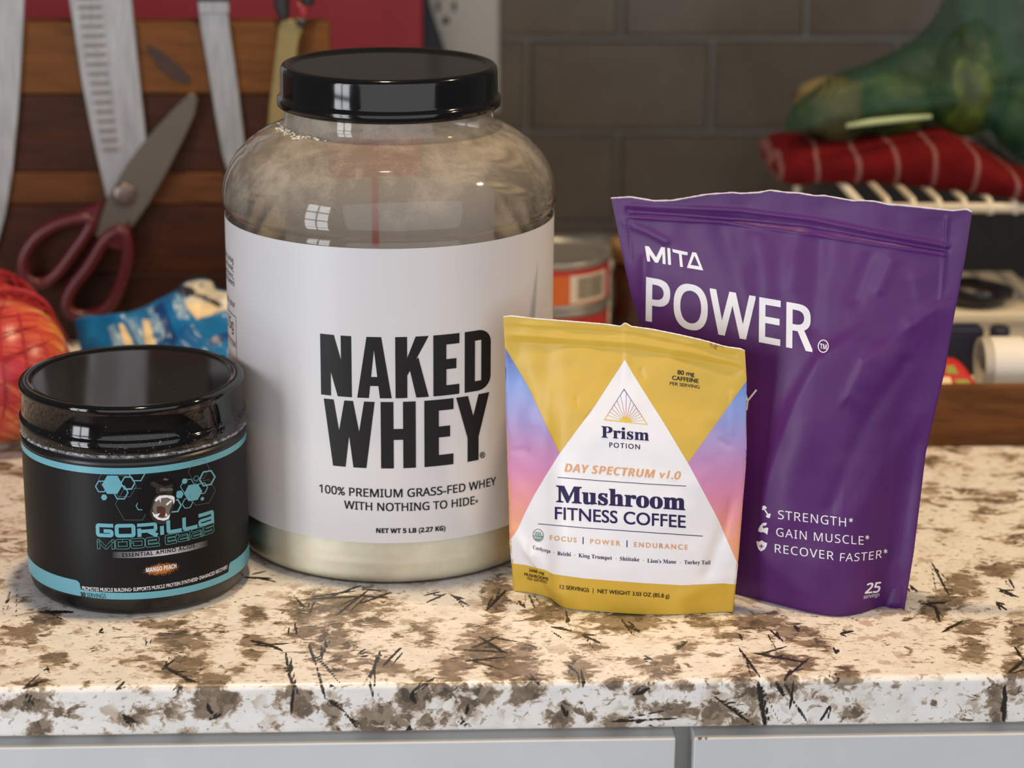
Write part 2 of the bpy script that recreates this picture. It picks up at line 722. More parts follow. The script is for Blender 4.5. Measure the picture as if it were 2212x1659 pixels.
BL5 = [(200, 270, 75, 35, 1), (110, 335, 110, 38, 1), (240, 450, 55, 32, 1), (150, 555, 65, 18, 1), (110, 640, 110, 42, 1), (170, 770, 60, 40, 1), (590, 700, 55, 40, .8),
       (550, 715, 40, 30, 1), (630, 590, 40, 22, .8), (780, 375, 120, 55, 1), (790, 480, 110, 50, .9), (740, 300, 100, 26, .8), (930, 550, 60, 40, 1), (930, 640, 75, 65, 1.1),
       (740, 680, 50, 40, .8), (1110, 260, 50, 40, 1), (1100, 365, 60, 35, .8), (1090, 430, 60, 22, .9), (1340, 240, 110, 55, .9), (1480, 220, 190, 60, 1), (1620, 280, 80, 40, .7),
       (1450, 370, 110, 60, .7), (1350, 320, 100, 50, .7), (1500, 460, 120, 50, .7), (1670, 480, 70, 45, .8), (1290, 630, 60, 60, 1), (1650, 715, 90, 75, 1), (1440, 690, 40, 50, .7),
       (1560, 700, 50, 45, .7), (1950, 500, 85, 45, 1), (1930, 590, 60, 35, 1), (1800, 600, 85, 50, 1), (2110, 400, 110, 85, 1), (2160, 170, 55, 80, 1.2), (2160, 490, 60, 60, 1),
       (2090, 600, 60, 40, 1), (2030, 640, 45, 60, .9), (1840, 320, 60, 32, .6), (1850, 372, 75, 22, .7), (330, 480, 40, 14, .5), (380, 550, 22, 18, .5), (530, 470, 40, 16, .5), (100, 190, 30, 15, .6),
       (250, 680, 22, 20, .7), (460, 775, 25, 14, .8), (790, 770, 30, 25, .8), (1215, 490, 40, 22, .8), (1450, 380, 60, 40, .6), (1230, 295, 50, 14, .7), (960, 320, 40, 20, .5), (1020, 490, 40, 25, .5),
       (1200, 735, 40, 28, .6), (1000, 620, 14, 10, .8), (1870, 720, 40, 20, .6), (1720, 350, 30, 20, .5), (330, 700, 40, 14, .6), (20, 480, 60, 14, .4), (430, 390, 45, 10, .4), (640, 450, 60, 35, .5)]
ST6 = [((85, 170), (110, 225), 9), ((240, 230), (265, 320), 7), ((175, 305), (270, 325), 7), ((480, 270), (530, 340), 8), ((310, 340), (400, 380), 9), ((720, 405), (765, 370), 9), ((310, 490), (320, 570), 12),
       ((250, 470), (300, 510), 8), ((90, 510), (130, 560), 9), ((530, 600), (605, 570), 12), ((985, 395), (1080, 525), 11), ((1070, 545), (1100, 730), 28), ((1210, 490), (1180, 540), (1230, 640), (1278, 712), 12),
       ((1145, 540), (1180, 600), 20), ((1050, 420), (1280, 460), 8), ((1290, 440), (1180, 530), 9), ((880, 605), (1050, 730), 13), ((1400, 500), (1415, 540), (1390, 555), 8), ((1380, 640), (1335, 715), 9),
       ((1815, 30), (1890, 170), 9), ((1720, 125), (1760, 160), 7), ((1830, 220), (1850, 285), 12), ((1770, 210), (1880, 200), 8), ((1860, 330), (1950, 280), 9), ((2095, 205), (2140, 235), 8), ((2145, 95), (2170, 140), 8),
       ((2100, 140), (2190, 180), 7), ((2145, 505), (2205, 455), 14), ((2130, 560), (2125, 720), 22), ((2170, 390), (2205, 440), 9), ((1390, 395), (1410, 420), 9), ((1420, 335), (1480, 325), 8), ((225, 640), (250, 700), 16),
       ((580, 430), (620, 450), 7), ((430, 715), (720, 700), 9), ((40, 190), (60, 220), 6), ((1120, 320), (1180, 370), 9), ((500, 300), (560, 330), 8), ((985, 330), (1000, 360), 8), ((1220, 300), (1250, 330), 9)]
BL6 = [(160, 240, 85, 40, 1), (300, 340, 60, 32, .8), (510, 285, 150, 42, 1.1), (360, 390, 70, 22, .6), (60, 410, 60, 45, .9), (60, 500, 85, 50, 1), (80, 590, 70, 45, 1), (300, 500, 60, 50, 1), (460, 545, 50, 24, .9),
       (560, 580, 50, 32, 1), (220, 700, 55, 50, 1), (700, 670, 110, 38, 1.1), (470, 720, 60, 28, 1.1), (760, 400, 40, 28, .8), (650, 480, 70, 42, .8), (560, 460, 40, 25, .8), (730, 560, 40, 16, .7), (1060, 290, 120, 42, 1),
       (950, 345, 90, 26, .7), (1220, 330, 90, 35, 1), (1150, 450, 110, 38, .7), (1250, 470, 80, 40, 1), (1310, 375, 70, 30, .9), (1020, 520, 60, 55, .9), (1050, 600, 60, 60, .9), (1200, 560, 95, 55, .9), (1440, 530, 62, 40, 1.1),
       (1450, 670, 60, 40, .7), (900, 680, 110, 45, 1), (1000, 715, 80, 32, 1), (1830, 230, 60, 45, 1.1), (1900, 190, 80, 50, .8), (2000, 310, 90, 40, 1), (2000, 410, 60, 55, .9), (1950, 130, 80, 50, 1), (2110, 55, 100, 36, 1),
       (2180, 340, 60, 55, .9), (2180, 480, 60, 50, 1.1), (2100, 650, 32, 80, 1), (2170, 590, 40, 36, .9), (1900, 400, 30, 18, .7), (800, 275, 60, 16, .7), (870, 295, 60, 16, .7), (1720, 420, 15, 30, .5), (430, 440, 30, 12, .6),
       (880, 425, 50, 10, .6), (1360, 615, 35, 25, .8), (1660, 560, 20, 12, .7), (1830, 635, 12, 20, .7), (680, 355, 24, 10, .6), (40, 640, 20, 12, .5), (340, 690, 30, 20, .6), (1140, 600, 60, 40, .7), (760, 570, 40, 14, .6)]


for S_ in (ST5, ST6):       # thinner needles that lie beside the large ones
    for s_ in list(S_):
        (xa, ya), (xb, yb) = s_[0], s_[-2]
        for _ in range(2):
            f0, f1 = random.uniform(0, .4), random.uniform(.6, 1.1)
            an = random.uniform(-.5, .5)
            dx, dy = xb-xa, yb-ya
            ox_, oy_ = xa+dx*f0+random.uniform(-22, 22), ya+dy*f0+random.uniform(-14, 14)
            L_ = (f1-f0)
            S_.append(((ox_, oy_), (ox_+(dx*math.cos(an)-dy*math.sin(an))*L_, oy_+(dx*math.sin(an)+dy*math.cos(an))*L_), random.uniform(3, 5.5)))


def granite_fields(P):
    """strength of the brown blotches and of the dark needles at pixels P, from their places in the stone"""
    X, Y = P[:, 0], P[:, 1]
    bl = np.full(len(P), -1.0)
    stv = np.full(len(P), -1.0)
    for k, o, B, S in ((k5, o5, BL5, ST5), (k6, o6, BL6, ST6)):
        for bx, by, rx, ry, a in B:
            cx, cy = o[0]+bx*k, o[1]+by*k
            d = np.sqrt(((X-cx)/(rx*k*1.32))**2+((Y-cy)/(ry*k*1.32))**2)
            bl = np.maximum(bl, np.clip((1-d), -1, 1)*a+(a-1)*.15)
        for s in S:
            w = s[-1]*k*0.62+1.3
            pts = [(o[0]+a*k, o[1]+b*k) for a, b in s[:-1]]
            for (x0, y0), (x1, y1) in zip(pts[:-1], pts[1:]):
                L2 = (x1-x0)**2+(y1-y0)**2
                q = np.clip(((X-x0)*(x1-x0)+(Y-y0)*(y1-y0))/L2, 0, 1)
                d = np.hypot(X-x0-q*(x1-x0), Y-y0-q*(y1-y0))
                stv = np.maximum(stv, np.clip(1-d/(w*(1-0.55*np.abs(2*q-1)**3)), -1, 1))
    return bl, stv


xs = np.concatenate([[-0.95, -0.7, -0.5, -0.35], np.arange(-0.26, 0.42, 0.0010), [0.5, 0.65, 0.85, 1.25]])
prof = [(WY, -SLAB), (EDGE_Y+0.05, -SLAB)]
prof += [(EDGE_Y+0.0012, -SLAB), (EDGE_Y, -SLAB+0.0012)]+[(EDGE_Y, z) for z in np.arange(-SLAB+0.003, -0.0035, 0.0010)]
prof += [(EDGE_Y+0.003-0.003*math.cos(a), -0.003+0.003*math.sin(a)) for a in np.linspace(0, math.pi/2, 6)]
prof += [(y, 0.0) for y in np.arange(EDGE_Y+0.0045, 1.30, 0.0011)]+[(1.45, 0), (1.6, 0), (WY, 0)]
V = np.array([(x, y, z) for (y, z) in prof for x in xs])
nx = len(xs)
Fs = [(i*nx+j, i*nx+j+1, (i+1)*nx+j+1, (i+1)*nx+j) for i in range(len(prof)-1) for j in range(nx-1)]
Pp = to_px(V)
bl, stv = granite_fields(Pp)
far = np.clip(np.maximum.reduce([(V[:, 1]-1.185)/0.03, (-0.2-V[:, 0])/0.02, (V[:, 0]-0.33)/0.02]), 0, 1)
t = NT('granite')
vec = t.coord()
at = lambda n_: t.n('ShaderNodeAttribute', attribute_name=n_).outputs['Fac']
n1 = t.noise(t.coord((1, 1.5, 1.2), (0, 0, 0.4)), 120, 8, 0.7, 0.6)
n0 = t.noise(vec, 48, 5, 0.6, 0.5)
n2 = t.noise(vec, 420, 4, 0.6)
n3 = t.noise(vec, 34, 5, 0.62, 0.6)
nb = t.noise(t.coord((1, 1.9, 1.5), (0, 0, 0.5)), 42, 7, 0.68, 0.8)
# blotches: placed ones near the front, random ones elsewhere
rnd = t.math('MULTIPLY', t.math('SUBTRACT', nb, 0.515), 6.0)
rnd = t.math('ADD', rnd, t.math('MULTIPLY', t.math('SUBTRACT', n3, 0.5), 3.0))
farA = at('far')
b_near = t.math('ADD', at('blot'), t.math('MULTIPLY', t.math('SUBTRACT', n1, 0.5), 3.4))
b_near = t.math('ADD', b_near, t.math('MULTIPLY', t.math('SUBTRACT', n0, 0.5), 1.6))
sm = t.math('MULTIPLY', t.math('SUBTRACT', t.noise(t.coord((1, 1.8, 1.4), (0, 0, 0.2)), 95, 6, 0.66, 0.8), 0.60), 7.0)
b_near = t.math('MAXIMUM', b_near, sm)
b_all = t.n('ShaderNodeMix', data_type='FLOAT')
t.l(farA, b_all.inputs[0]); t.l(b_near, b_all.inputs[2]); t.l(rnd, b_all.inputs[3])
b_all = b_all.outputs[0]
cream = t.ramp(t.noise(vec, 70, 5, 0.6), [(0.3, lin('DCD8D2')), (0.5, lin('E8E4DF')), (0.75, lin('EFECE8'))])
tan = t.ramp(n2, [(0.35, lin('B39D88')), (0.65, lin('CBB8A3'))])
brown = t.ramp(t.noise(vec, 150, 7, 0.68), [(0.32, lin('2A261F')), (0.42, lin('5B5043')), (0.54, lin('7E7060')), (0.72, lin('A09079'))])
vo = t.n('ShaderNodeTexVoronoi')
vo.inputs['Scale'].default_value = 150
vd = t.n('ShaderNodeMix', data_type='VECTOR')
vd.inputs[0].default_value = 0.012
nv = t.n('ShaderNodeTexNoise'); nv.inputs['Scale'].default_value = 130; nv.inputs['Detail'].default_value = 4
t.l(vec, nv.inputs['Vector'])
t.l(vec, vd.inputs[4]); t.l(nv.outputs['Color'], vd.inputs[5])
t.l(vd.outputs[1], vo.inputs['Vector'])
vs_ = t.n('ShaderNodeSeparateColor'); t.l(vo.outputs['Color'], vs_.inputs[0])
brown = t.mix(0.55, brown, t.ramp(vs_.outputs[0], [(0.0, lin('3E362D')), (0.35, lin('776857')), (0.7, lin('94826F')), (1.0, lin('AB9A86'))]))
shard = t.math('MULTIPLY', t.math('GREATER_THAN', vs_.outputs[1], 0.80), t.ramp(n0, [(0.42, (0, 0, 0)), (0.58, (1, 1, 1))]))
cream = t.mix(t.math('MULTIPLY', shard, 0.75), cream, lin('B5A08A'))
col = t.mix(t.ramp(b_all, [(-0.0, (0, 0, 0)), (0.14, (.8, .8, .8))]), cream, tan)
col = t.mix(t.ramp(b_all, [(0.18, (0, 0, 0)), (0.34, (1, 1, 1))]), col, brown)
# tiny light brown flecks
fl = t.ramp(t.noise(t.coord((1, 1.7, 1.2), (0, 0, 0.3)), 260, 3, 0.5, 0.5), [(0.61, (0, 0, 0)), (0.66, (.75, .75, .75))])
col = t.mix(fl, col, lin('9C8873'))
# dark needles
s_near = t.math('ADD', at('streak'), t.math('MULTIPLY', t.math('SUBTRACT', n2, 0.5), 1.5))
s_far = t.math('MULTIPLY', t.math('SUBTRACT', t.noise(t.coord((1, 3.2, 1), (0, 0, 0.8)), 60, 4, 0.6, 0.8), 0.605), 9)
s_mix = t.n('ShaderNodeMix', data_type='FLOAT')
t.l(farA, s_mix.inputs[0]); t.l(s_near, s_mix.inputs[2]); t.l(s_far, s_mix.inputs[3])
col = t.mix(t.ramp(s_mix.outputs[0], [(0.22, (0, 0, 0)), (0.5, (1, 1, 1))]), col, lin('2B2622'))
t.l(col, t.b.inputs['Base Color'])
t.set(Roughness=0.3)
t.l(t.ramp(n1, [(0.3, (0.22,)*3), (0.7, (0.4,)*3)]), t.b.inputs['Roughness'])
t.bump(n2, 0.05, 0.0006)
M['granite'] = t.m
top = mesh_obj('countertop', V, Fs, M['granite'])
tag(top, 'cream granite countertop with brown blotches and dark needles', 'countertop')
for nm, arr in (('blot', bl), ('streak', stv), ('far', far)):
    a = top.data.attributes.new(nm, 'FLOAT', 'POINT')
    a.data.foreach_set('value', arr.astype(np.float32))

# ---- painted cabinets under the worktop
t = NT('cabinet_paint')
v = t.coord()
t.l(t.ramp(t.noise(v, 18, 3), [(0.3, lin('C4C6C8')), (0.7, lin('CDCECF'))]), t.b.inputs['Base Color'])
t.set(Roughness=0.38)
t.bump(t.noise(t.coord((60, 60, 3)), 30, 2), 0.05, 0.0004)
M['paint'] = t.m
M['paint_dark'] = pbr('cabinet_frame_paint', 'BDBDB6', 0.45, var=0.05, vscale=15)
M['bare_wood'] = pbr('chipped_wood', '8A6A58', 0.8, var=0.25, vscale=300)
xg = on_y(1453, 1610, 1.035)[0]
DZ = -0.0297
DY = 1.0172
for side, x0, x1, lab in ((0, -0.62, xg-0.0003, 'white painted base cabinet with drawer, left of the gap below the counter'),
                          (1, xg+0.0003, 0.95, 'white painted base cabinet with drawer, right of the gap below the counter')):
    cab = thing('base_cabinet', lab, 'cabinet', ((x0+x1)/2, 1.3, -0.85))
    box('carcass', (x0, 1.0375, -0.85), (x1, WY-0.01, -SLAB-0.0005), M['paint_dark'], cab, 0.0005, 1)
    a, b = (x0+0.02, x1-0.0006) if side == 0 else (x0+0.0078, x1-0.02)
    dr = box('drawer_front', (a, DY, DZ-0.15), (b, DY+0.0195, DZ), M['paint'], cab, 0.0007, 2)
    if side == 1:
        for (px_, py_, w_) in ((1512, 1601, 11), (1525, 1601.5, 5), (1493, 1603, 5)):
            p = on_y(px_, py_, DY-0.0002)
            bm = bmesh.new()
            bmesh.ops.create_icosphere(bm, subdivisions=2, radius=1)
            for q in bm.verts:
                q.co = Vector((p[0]+q.co.x*w_*0.0001*(1+.4*noise.noise(q.co*2)), p[1]+0.0004+q.co.y*0.0006, DZ-0.0001+q.co.z*0.0009*(1+.5*noise.noise(q.co*3))))
            bm_obj('paint_chip', bm, M['bare_wood'], dr)
floor = box('floor', (-2.5, -3.2, -0.95), (2.6, WY, -0.9), pbr('floor_wood', '6B5646', 0.5, var=0.3, vscale=6), None, 0)
tag(floor, kind='structure')

# ================================================================== the big protein tub
t = NT('clear_dusty_plastic')
nt = t
vec = t.coord()
geo = t.n('ShaderNodeNewGeometry')
sep = t.n('ShaderNodeSeparateXYZ')
t.l(geo.outputs['Position'], sep.inputs[0])
dn = t.noise(vec, 30, 6, 0.6, 0.15)
dn2 = t.noise(vec, 900, 3, 0.7)
dust = t.math('ADD', t.math('MULTIPLY', t.math('SUBTRACT', dn, 0.30), 2.6), t.math('MULTIPLY', t.math('SUBTRACT', dn2, 0.5), 0.5))
dust = t.n('ShaderNodeClamp') and dust
cl = t.n('ShaderNodeClamp')
t.l(dust, cl.inputs[0]); cl.inputs[1].default_value = 0.40; cl.inputs[2].default_value = 0.92
zf = t.n('ShaderNodeMapRange')
t.l(sep.outputs[2], zf.inputs[0])
zf.inputs[1].default_value = 0.178; zf.inputs[2].default_value = 0.212; zf.inputs[3].default_value = 0.10
zlow = t.n('ShaderNodeMapRange'); t.l(sep.outputs[2], zlow.inputs[0]); zlow.inputs[1].default_value = 0.03; zlow.inputs[2].default_value = 0.05
dfac = t.math('MULTIPLY', t.math('MULTIPLY', cl.outputs[0], zf.outputs[0]), zlow.outputs[0])
tr = t.n('ShaderNodeBsdfTransparent'); tr.inputs[0].default_value = (0.97, 0.965, 0.955, 1)
gl = t.n('ShaderNodeBsdfGlossy'); gl.inputs['Roughness'].default_value = 0.05
fr = t.n('ShaderNodeFresnel'); fr.inputs['IOR'].default_value = 1.5
df = t.n('ShaderNodeBsdfDiffuse'); df.inputs[0].default_value = lin('E4D9CB')
tl = t.n('ShaderNodeBsdfTranslucent'); tl.inputs[0].default_value = lin('E4D9CB')
m2 = t.n('ShaderNodeMixShader'); m2.inputs[0].default_value = 0.6; t.l(df.outputs[0], m2.inputs[1]); t.l(tl.outputs[0], m2.inputs[2])
m0 = t.n('ShaderNodeMixShader'); t.l(dfac, m0.inputs[0]); t.l(tr.outputs[0], m0.inputs[1]); t.l(m2.outputs[0], m0.inputs[2])
m3 = t.n('ShaderNodeMixShader'); t.l(fr.outputs[0], m3.inputs[0]); t.l(m0.outputs[0], m3.inputs[1]); t.l(gl.outputs[0], m3.inputs[2])
t.l(m3.outputs[0], t.out.inputs[0])
M['clear'] = t.m
t = NT('black_lid_plastic')
vec = t.coord()
sp = t.ramp(t.noise(vec, 700, 2, 0.5), [(0.75, (0, 0, 0)), (0.79, (1, 1, 1))])
t.l(t.mix(sp, lin('0C0B0C'), lin('55524E')), t.b.inputs['Base Color'])
t.l(t.ramp(t.noise(vec, 60, 3), [(0.3, (0.07,)*3), (0.75, (0.14,)*3)]), t.b.inputs['Roughness'])
M['lid'] = t.m
M['powder'] = pbr('cream_powder', 'F4EDDC', 0.95, var=0.05, vscale=90, bump=0.3, bscale=400)
t = NT('tub_label_paper')
t.b.inputs['Base Color'].default_value = lin('DEDCDE')
t.set(Roughness=0.42)
tl = t.n('ShaderNodeBsdfTranslucent'); tl.inputs[0].default_value = lin('D8CFC2')
mx = t.n('ShaderNodeMixShader'); mx.inputs[0].default_value = 0.14
t.l(t.b.outputs[0], mx.inputs[1]); t.l(tl.outputs[0], mx.inputs[2]); t.l(mx.outputs[0], t.out.inputs[0])
M['tub_label'] = t.m

TX, TY, TR_ = -0.0037, 1.230, 0.0891
tub = thing('protein_tub', 'large clear plastic whey protein tub with white label and black screw lid', 'tub', (TX, TY, 0))
body = [(0.0, 0.0012), (0.070, 0.0012), (0.0745, 0.0)]+[(0.0815+0.0065*math.cos(math.radians(a)), 0.0085+0.0085*math.sin(math.radians(a))) for a in range(-90, 1, 15)]
body += [(0.0881, 0.0125), (0.0886, 0.0142), (0.0882, 0.0158), (0.0885, 0.0175), (0.0887, 0.03), (0.0887, 0.1800), (0.0886, 0.1855), (0.0880, 0.1873), (0.0884, 0.1886), (0.0896, 0.1897),
         (0.0903, 0.1915), (0.0904, 0.1945), (0.0899, 0.1990), (0.0885, 0.2050), (0.0860, 0.2105), (0.0825, 0.2160), (0.0790, 0.2196), (0.0776, 0.2206), (0.0772, 0.2214), (0.0764, 0.2220), (0.0750, 0.2226),
         (0.0715, 0.2258), (0.0670, 0.2285), (0.0620, 0.2308), (0.0590, 0.2320), (0.0572, 0.2330), (0.0562, 0.2345), (0.0560, 0.2390), (0.0560, 0.2440)]
lathe('tub_body', body, TX, TY, M['clear'], tub, 160)
pw = [(0, 0.002), (0.070, 0.002), (0.0745, 0.0009)]+[(0.0808+0.0065*math.cos(math.radians(a)), 0.0090+0.0082*math.sin(math.radians(a))) for a in range(-90, 1, 15)]
pw += [(0.0875, 0.0125), (0.0879, 0.0142), (0.0876, 0.0158), (0.0880, 0.0175), (0.0881, 0.085), (0.07, 0.09), (0.03, 0.086), (0.0, 0.088)]
M['powder'].node_tree.nodes['Principled BSDF'].inputs['Subsurface Weight'].default_value = 0.6
M['powder'].node_tree.nodes['Principled BSDF'].inputs['Subsurface Scale'].default_value = 0.012
lathe('powder', pw, TX, TY, M['powder'], tub, 96)
# lid
ld = [(0.0565, 0.2425), (0.0588, 0.2425), (0.0597, 0.2432), (0.0598, 0.2468), (0.0594, 0.2476), (0.0584, 0.2482), (0.0582, 0.2500), (0.0579, 0.2615), (0.0575, 0.2632), (0.0566, 0.2643), (0.0555, 0.2647),
      (0.0535, 0.2646), (0.0524, 0.2640), (0.0516, 0.2634), (0.0508, 0.2632), (0.0503, 0.2632), (0.0495, 0.2632), (0.03, 0.2632), (0.0, 0.2632)]
lathe('screw_lid', ld, TX, TY, M['lid'], tub, 160)
# wrapped label with the slit at the back
cyl = Cyl(TX, TY, TR_)
za = 0.0256
zb = 0.1846
a = np.radians(np.linspace(-173.0, 184.3, 220))
V = [(TX+TR_*math.sin(q), TY-TR_*math.cos(q), z) for z in (za, (za+zb)/2, zb) for q in a]
n_ = len(a)
Fs = [(i*n_+j, i*n_+j+1, (i+1)*n_+j+1, (i+1)*n_+j) for i in range(2) for j in range(n_-1)]
lab = mesh_obj('paper_label', V, Fs, M['tub_label'], tub)
INK = M['ink_black']
# headline, one letter box at a time
for word, zpx, boxes in (('NAKED', (808, 860, 728), [(693, 759.5), (771, 845.6), (854, 926), (936, 992), (1003.6, 1059.5)]),
                         ('WHEY', (860, 1011.5, 868), [(701, 810), (822.7, 898), (916.6, 979.3), (985, 1056)])):
    zbot = cyl.inv(zpx[0], zpx[1])[1]
    ztop = cyl.inv(zpx[0], zpx[2])[1]
    for ch, (xa, xb) in zip(word, boxes):
        ym = (zpx[1]+zpx[2])/2
        ua, ub = cyl.inv(xa, ym)[0], cyl.inv(xb, ym)[0]
        v, f = glyph(ch, (ub-ua)/(ztop-zbot))
        P = [(ua+(ub-ua)*x, zbot+(ztop-zbot)*y) for x, y in v]
        put('headline_letter', P, f, cyl, 0.0002, INK, lab, (0.0025, 0))
text_cyl('100% PREMIUM GRASS-FED WHEY', 690, 1063, 1071, 1046.5, 17.5, cyl, INK, lab, 'sans', 0.022)
text_cyl('WITH NOTHING TO HIDE', 743.4, 1098, 1025, 1088.5, 17, cyl, INK, lab, 'sans', 0.022)
text_cyl('®', 1026.5, 1086, 1032, 1085.5, 6, cyl, INK, lab, 'plain', 0.03)
text_cyl('NET WT 5 LB (2.27 KG)', 812.6, 1150.7, 962, 1145.2, 10, cyl, INK, lab, 'sansb', 0.03)
text_cyl('®', 1036, 989.5, 1047.5, 988.5, 12, cyl, INK, lab, 'plain', 0.02)
# back-panel print that shows at the left flank
for s, xr, yr, w_, cap in (('manufacturing', 504.5, 570, .034, .0034), ('glutathione,', 505.5, 588, .030, .0034), ('sweeteners,', 506, 605, .030, .0034), ('between', 507, 620, .021, .0034),
                           ('into your', 508.5, 666, .022, .0034), ('25g', 505, 716, .0145, .0065), ('PROTEIN', 509.5, 752, .021, .0032)):
    u, vz = cyl.inv(xr, yr)
    v, f = text_flat(s, 'sans', 0.0)
    P = np.stack([u-w_+w_*v[:, 0], vz+cap*v[:, 1]], 1)
    put('lettering', P, f, cyl, 0.0002, INK, lab, (0.0025, 0))
u0, v0 = cyl.inv(509.7, 685)
u1, v1 = cyl.inv(513.6, 779)
put('printed_frame', *join([stroke([(u0-0.03, v0), (u0, v0), (u0, v1)], 0.0004)]), cyl, 0.0002, INK, lab, (0.0025, 0))
# spilled powder at the neck
M['dust'] = pbr('powder_dust', 'CFC5B6', 0.95, bump=0.5, bscale=900)
bm = bmesh.new()
for i in range(46):
    ang = random.gauss(math.radians(-62), 0.22)
    r = 0.0578+abs(random.gauss(0, 0.0022))
    rr = random.uniform(0.0004, 0.0011)
    mt = Matrix.Translation((TX+r*math.sin(ang), TY-r*math.cos(ang), 0.2328-(r-0.0575)*0.4+rr*0.3)) @ Matrix.Diagonal((rr*1.3, rr, rr*.7, 1))
    bmesh.ops.create_icosphere(bm, subdivisions=1, radius=1, matrix=mt)
o = bm_obj('spilled_powder', bm, M['dust'], tub, True)
o['kind'] = 'stuff'

# ================================================================== the small black tub
t = NT('black_tub_plastic')
vec = t.coord()
sp = t.ramp(t.noise(vec, 520, 3, 0.6), [(0.68, (0, 0, 0)), (0.76, (1, 1, 1))])
t.l(t.mix(sp, lin('0F0F10'), lin('2C2C2C')), t.b.inputs['Base Color'])
t.set(Roughness=0.35)
M['black_tub'] = t.m
t = NT('dusted_lid_plastic')
vec = t.coord()
g = t.n('ShaderNodeNewGeometry'); sx = t.n('ShaderNodeSeparateXYZ'); t.l(g.outputs['Position'], sx.inputs[0])
mr = t.n('ShaderNodeMapRange'); t.l(sx.outputs[2], mr.inputs[0])
mr.inputs[1].default_value = 0.108; mr.inputs[2].default_value = 0.089; mr.inputs[3].default_value = 0.0; mr.inputs[4].default_value = 0.085
f = t.math('ADD', t.noise(vec, 800, 2, 0.6), mr.outputs[0])
patch = t.math('MULTIPLY', t.math('SUBTRACT', t.noise(vec, 40, 3), 0.5), 0.12)
sp = t.ramp(t.math('ADD', f, patch), [(0.735, (0, 0, 0)), (0.80, (1, 1, 1))])
t.l(t.mix(sp, lin('0B0A0B'), lin('8C8984')), t.b.inputs['Base Color'])
t.l(t.ramp(t.noise(vec, 50, 3), [(0.3, (0.05,)*3), (0.75, (0.09,)*3)]), t.b.inputs['Roughness'])
M['lid_dusted'] = t.m
t = NT('powder_ring')
vec = t.coord()
t.l(t.ramp(t.noise(t.coord(), 420, 5, 0.7), [(0.36, lin('1C1C20')), (0.50, lin('77777F')), (0.68, lin('D8D6D4'))]), t.b.inputs['Base Color'])
t.set(Roughness=0.9)
M['powder_ring'] = t.m
t = NT('black_tub_label')
vec = t.coord()
sp = t.ramp(t.noise(vec, 900, 2, 0.6), [(0.70, (0, 0, 0)), (0.80, (1, 1, 1))])
t.l(t.mix(sp, lin('0C0D10'), lin('2C2D30')), t.b.inputs['Base Color'])
t.set(Roughness=0.42)
t.b.inputs['Specular IOR Level'].default_value = 0.22
M['black_label'] = t.m
M['silver_ink'] = pbr('silver_ink', 'A8A8AC', 0.4, var=0.1, vscale=120)
M['head_dark'] = pbr('emblem_fur', '0E0D0D', 0.5, spec=0.15)
M['head_mid'] = pbr('emblem_skin', '332D2A', 0.5, spec=0.15)
M['head_light'] = pbr('emblem_skin_light', '5A514A', 0.45)
M['mouth'] = pbr('emblem_mouth', '6A635A', 0.45)
M['tongue'] = pbr('emblem_tongue', '4E1C1B', 0.45)
M['line_grey'] = pbr('fine_line_ink', '5C6A6E', 0.45)
M['outline_teal'] = pbr('outline_ink', '5FA6A8', 0.4)
t = NT('orange_speckle')
vec = t.coord()
gm = t.n('ShaderNodeTexCoord')
grad = t.n('ShaderNodeTexGradient', gradient_type='SPHERICAL')
uvm = t.n('ShaderNodeUVMap')
t.l(uvm.outputs[0], grad.inputs[0])
f = t.math('ADD', t.math('MULTIPLY', grad.outputs[0], 0.75), t.math('MULTIPLY', t.math('SUBTRACT', t.noise(vec, 1500, 3, 0.8), 0.5), 1.3))
t.l(t.ramp(f, [(0.27, lin('0C0D10')), (0.36, lin('A4622B')), (0.7, lin('C97A33'))]), t.b.inputs['Base Color'])
t.set(Roughness=0.45)
t.b.inputs['Specular IOR Level'].default_value = 0.2
M['orange_speckle'] = t.m

BX, BY, BR = -0.1383, 1.1622, 0.0582
btub = thing('supplement_tub', 'small black supplement tub with teal bands, gorilla emblem and dusty lid', 'tub', (BX, BY, 0))
prof = [(0, 0.0012), (0.046, 0.0012), (0.0495, 0.0)]+[(0.0510+0.0062*math.cos(math.radians(q)), 0.0072+0.0072*math.sin(math.radians(q))) for q in range(-90, 1, 15)]
prof += [(0.0577, 0.0085), (0.0579, 0.0105), (0.0579, 0.0810), (0.0584, 0.0822), (0.0584, 0.0830), (0.0578, 0.0842), (0.0570, 0.0850), (0.0565, 0.0862), (0.0565, 0.0905)]
lathe('tub_body', prof, BX, BY, M['black_tub'], btub, 144)
lathe('powder_rim', [(0.0560, 0.0858), (0.0574, 0.0860), (0.0586, 0.0866), (0.0588, 0.0873), (0.0582, 0.0880), (0.0565, 0.0882)], BX, BY, M['powder_ring'], btub, 144)
ld = [(0.0565, 0.0876), (0.0584, 0.0880), (0.0588, 0.0886), (0.0588, 0.0938), (0.0584, 0.0946), (0.0576, 0.0951), (0.0573, 0.0965), (0.0574, 0.1070), (0.0578, 0.1086), (0.0583, 0.1098), (0.0583, 0.1110),
      (0.0578, 0.1121), (0.0568, 0.1127), (0.0545, 0.1128), (0.0528, 0.1124), (0.0517, 0.1118), (0.0510, 0.1115), (0.0505, 0.1115), (0.0498, 0.1115), (0.03, 0.1115), (0.0, 0.1115)]
lathe('screw_lid', ld, BX, BY, M['lid_dusted'], btub, 144)
bc = Cyl(BX, BY, BR)
zt0 = bc.inv(257, 1011)[1]
zt1 = bc.inv(257, 1025)[1]
zl1 = bc.inv(268, 1280.5)[1]
zl0 = bc.inv(268, 1295)[1]
a = np.linspace(-math.pi, math.pi, 161)
zz = [zl0-0.0002, 0.03, 0.06, zt0+0.0003]
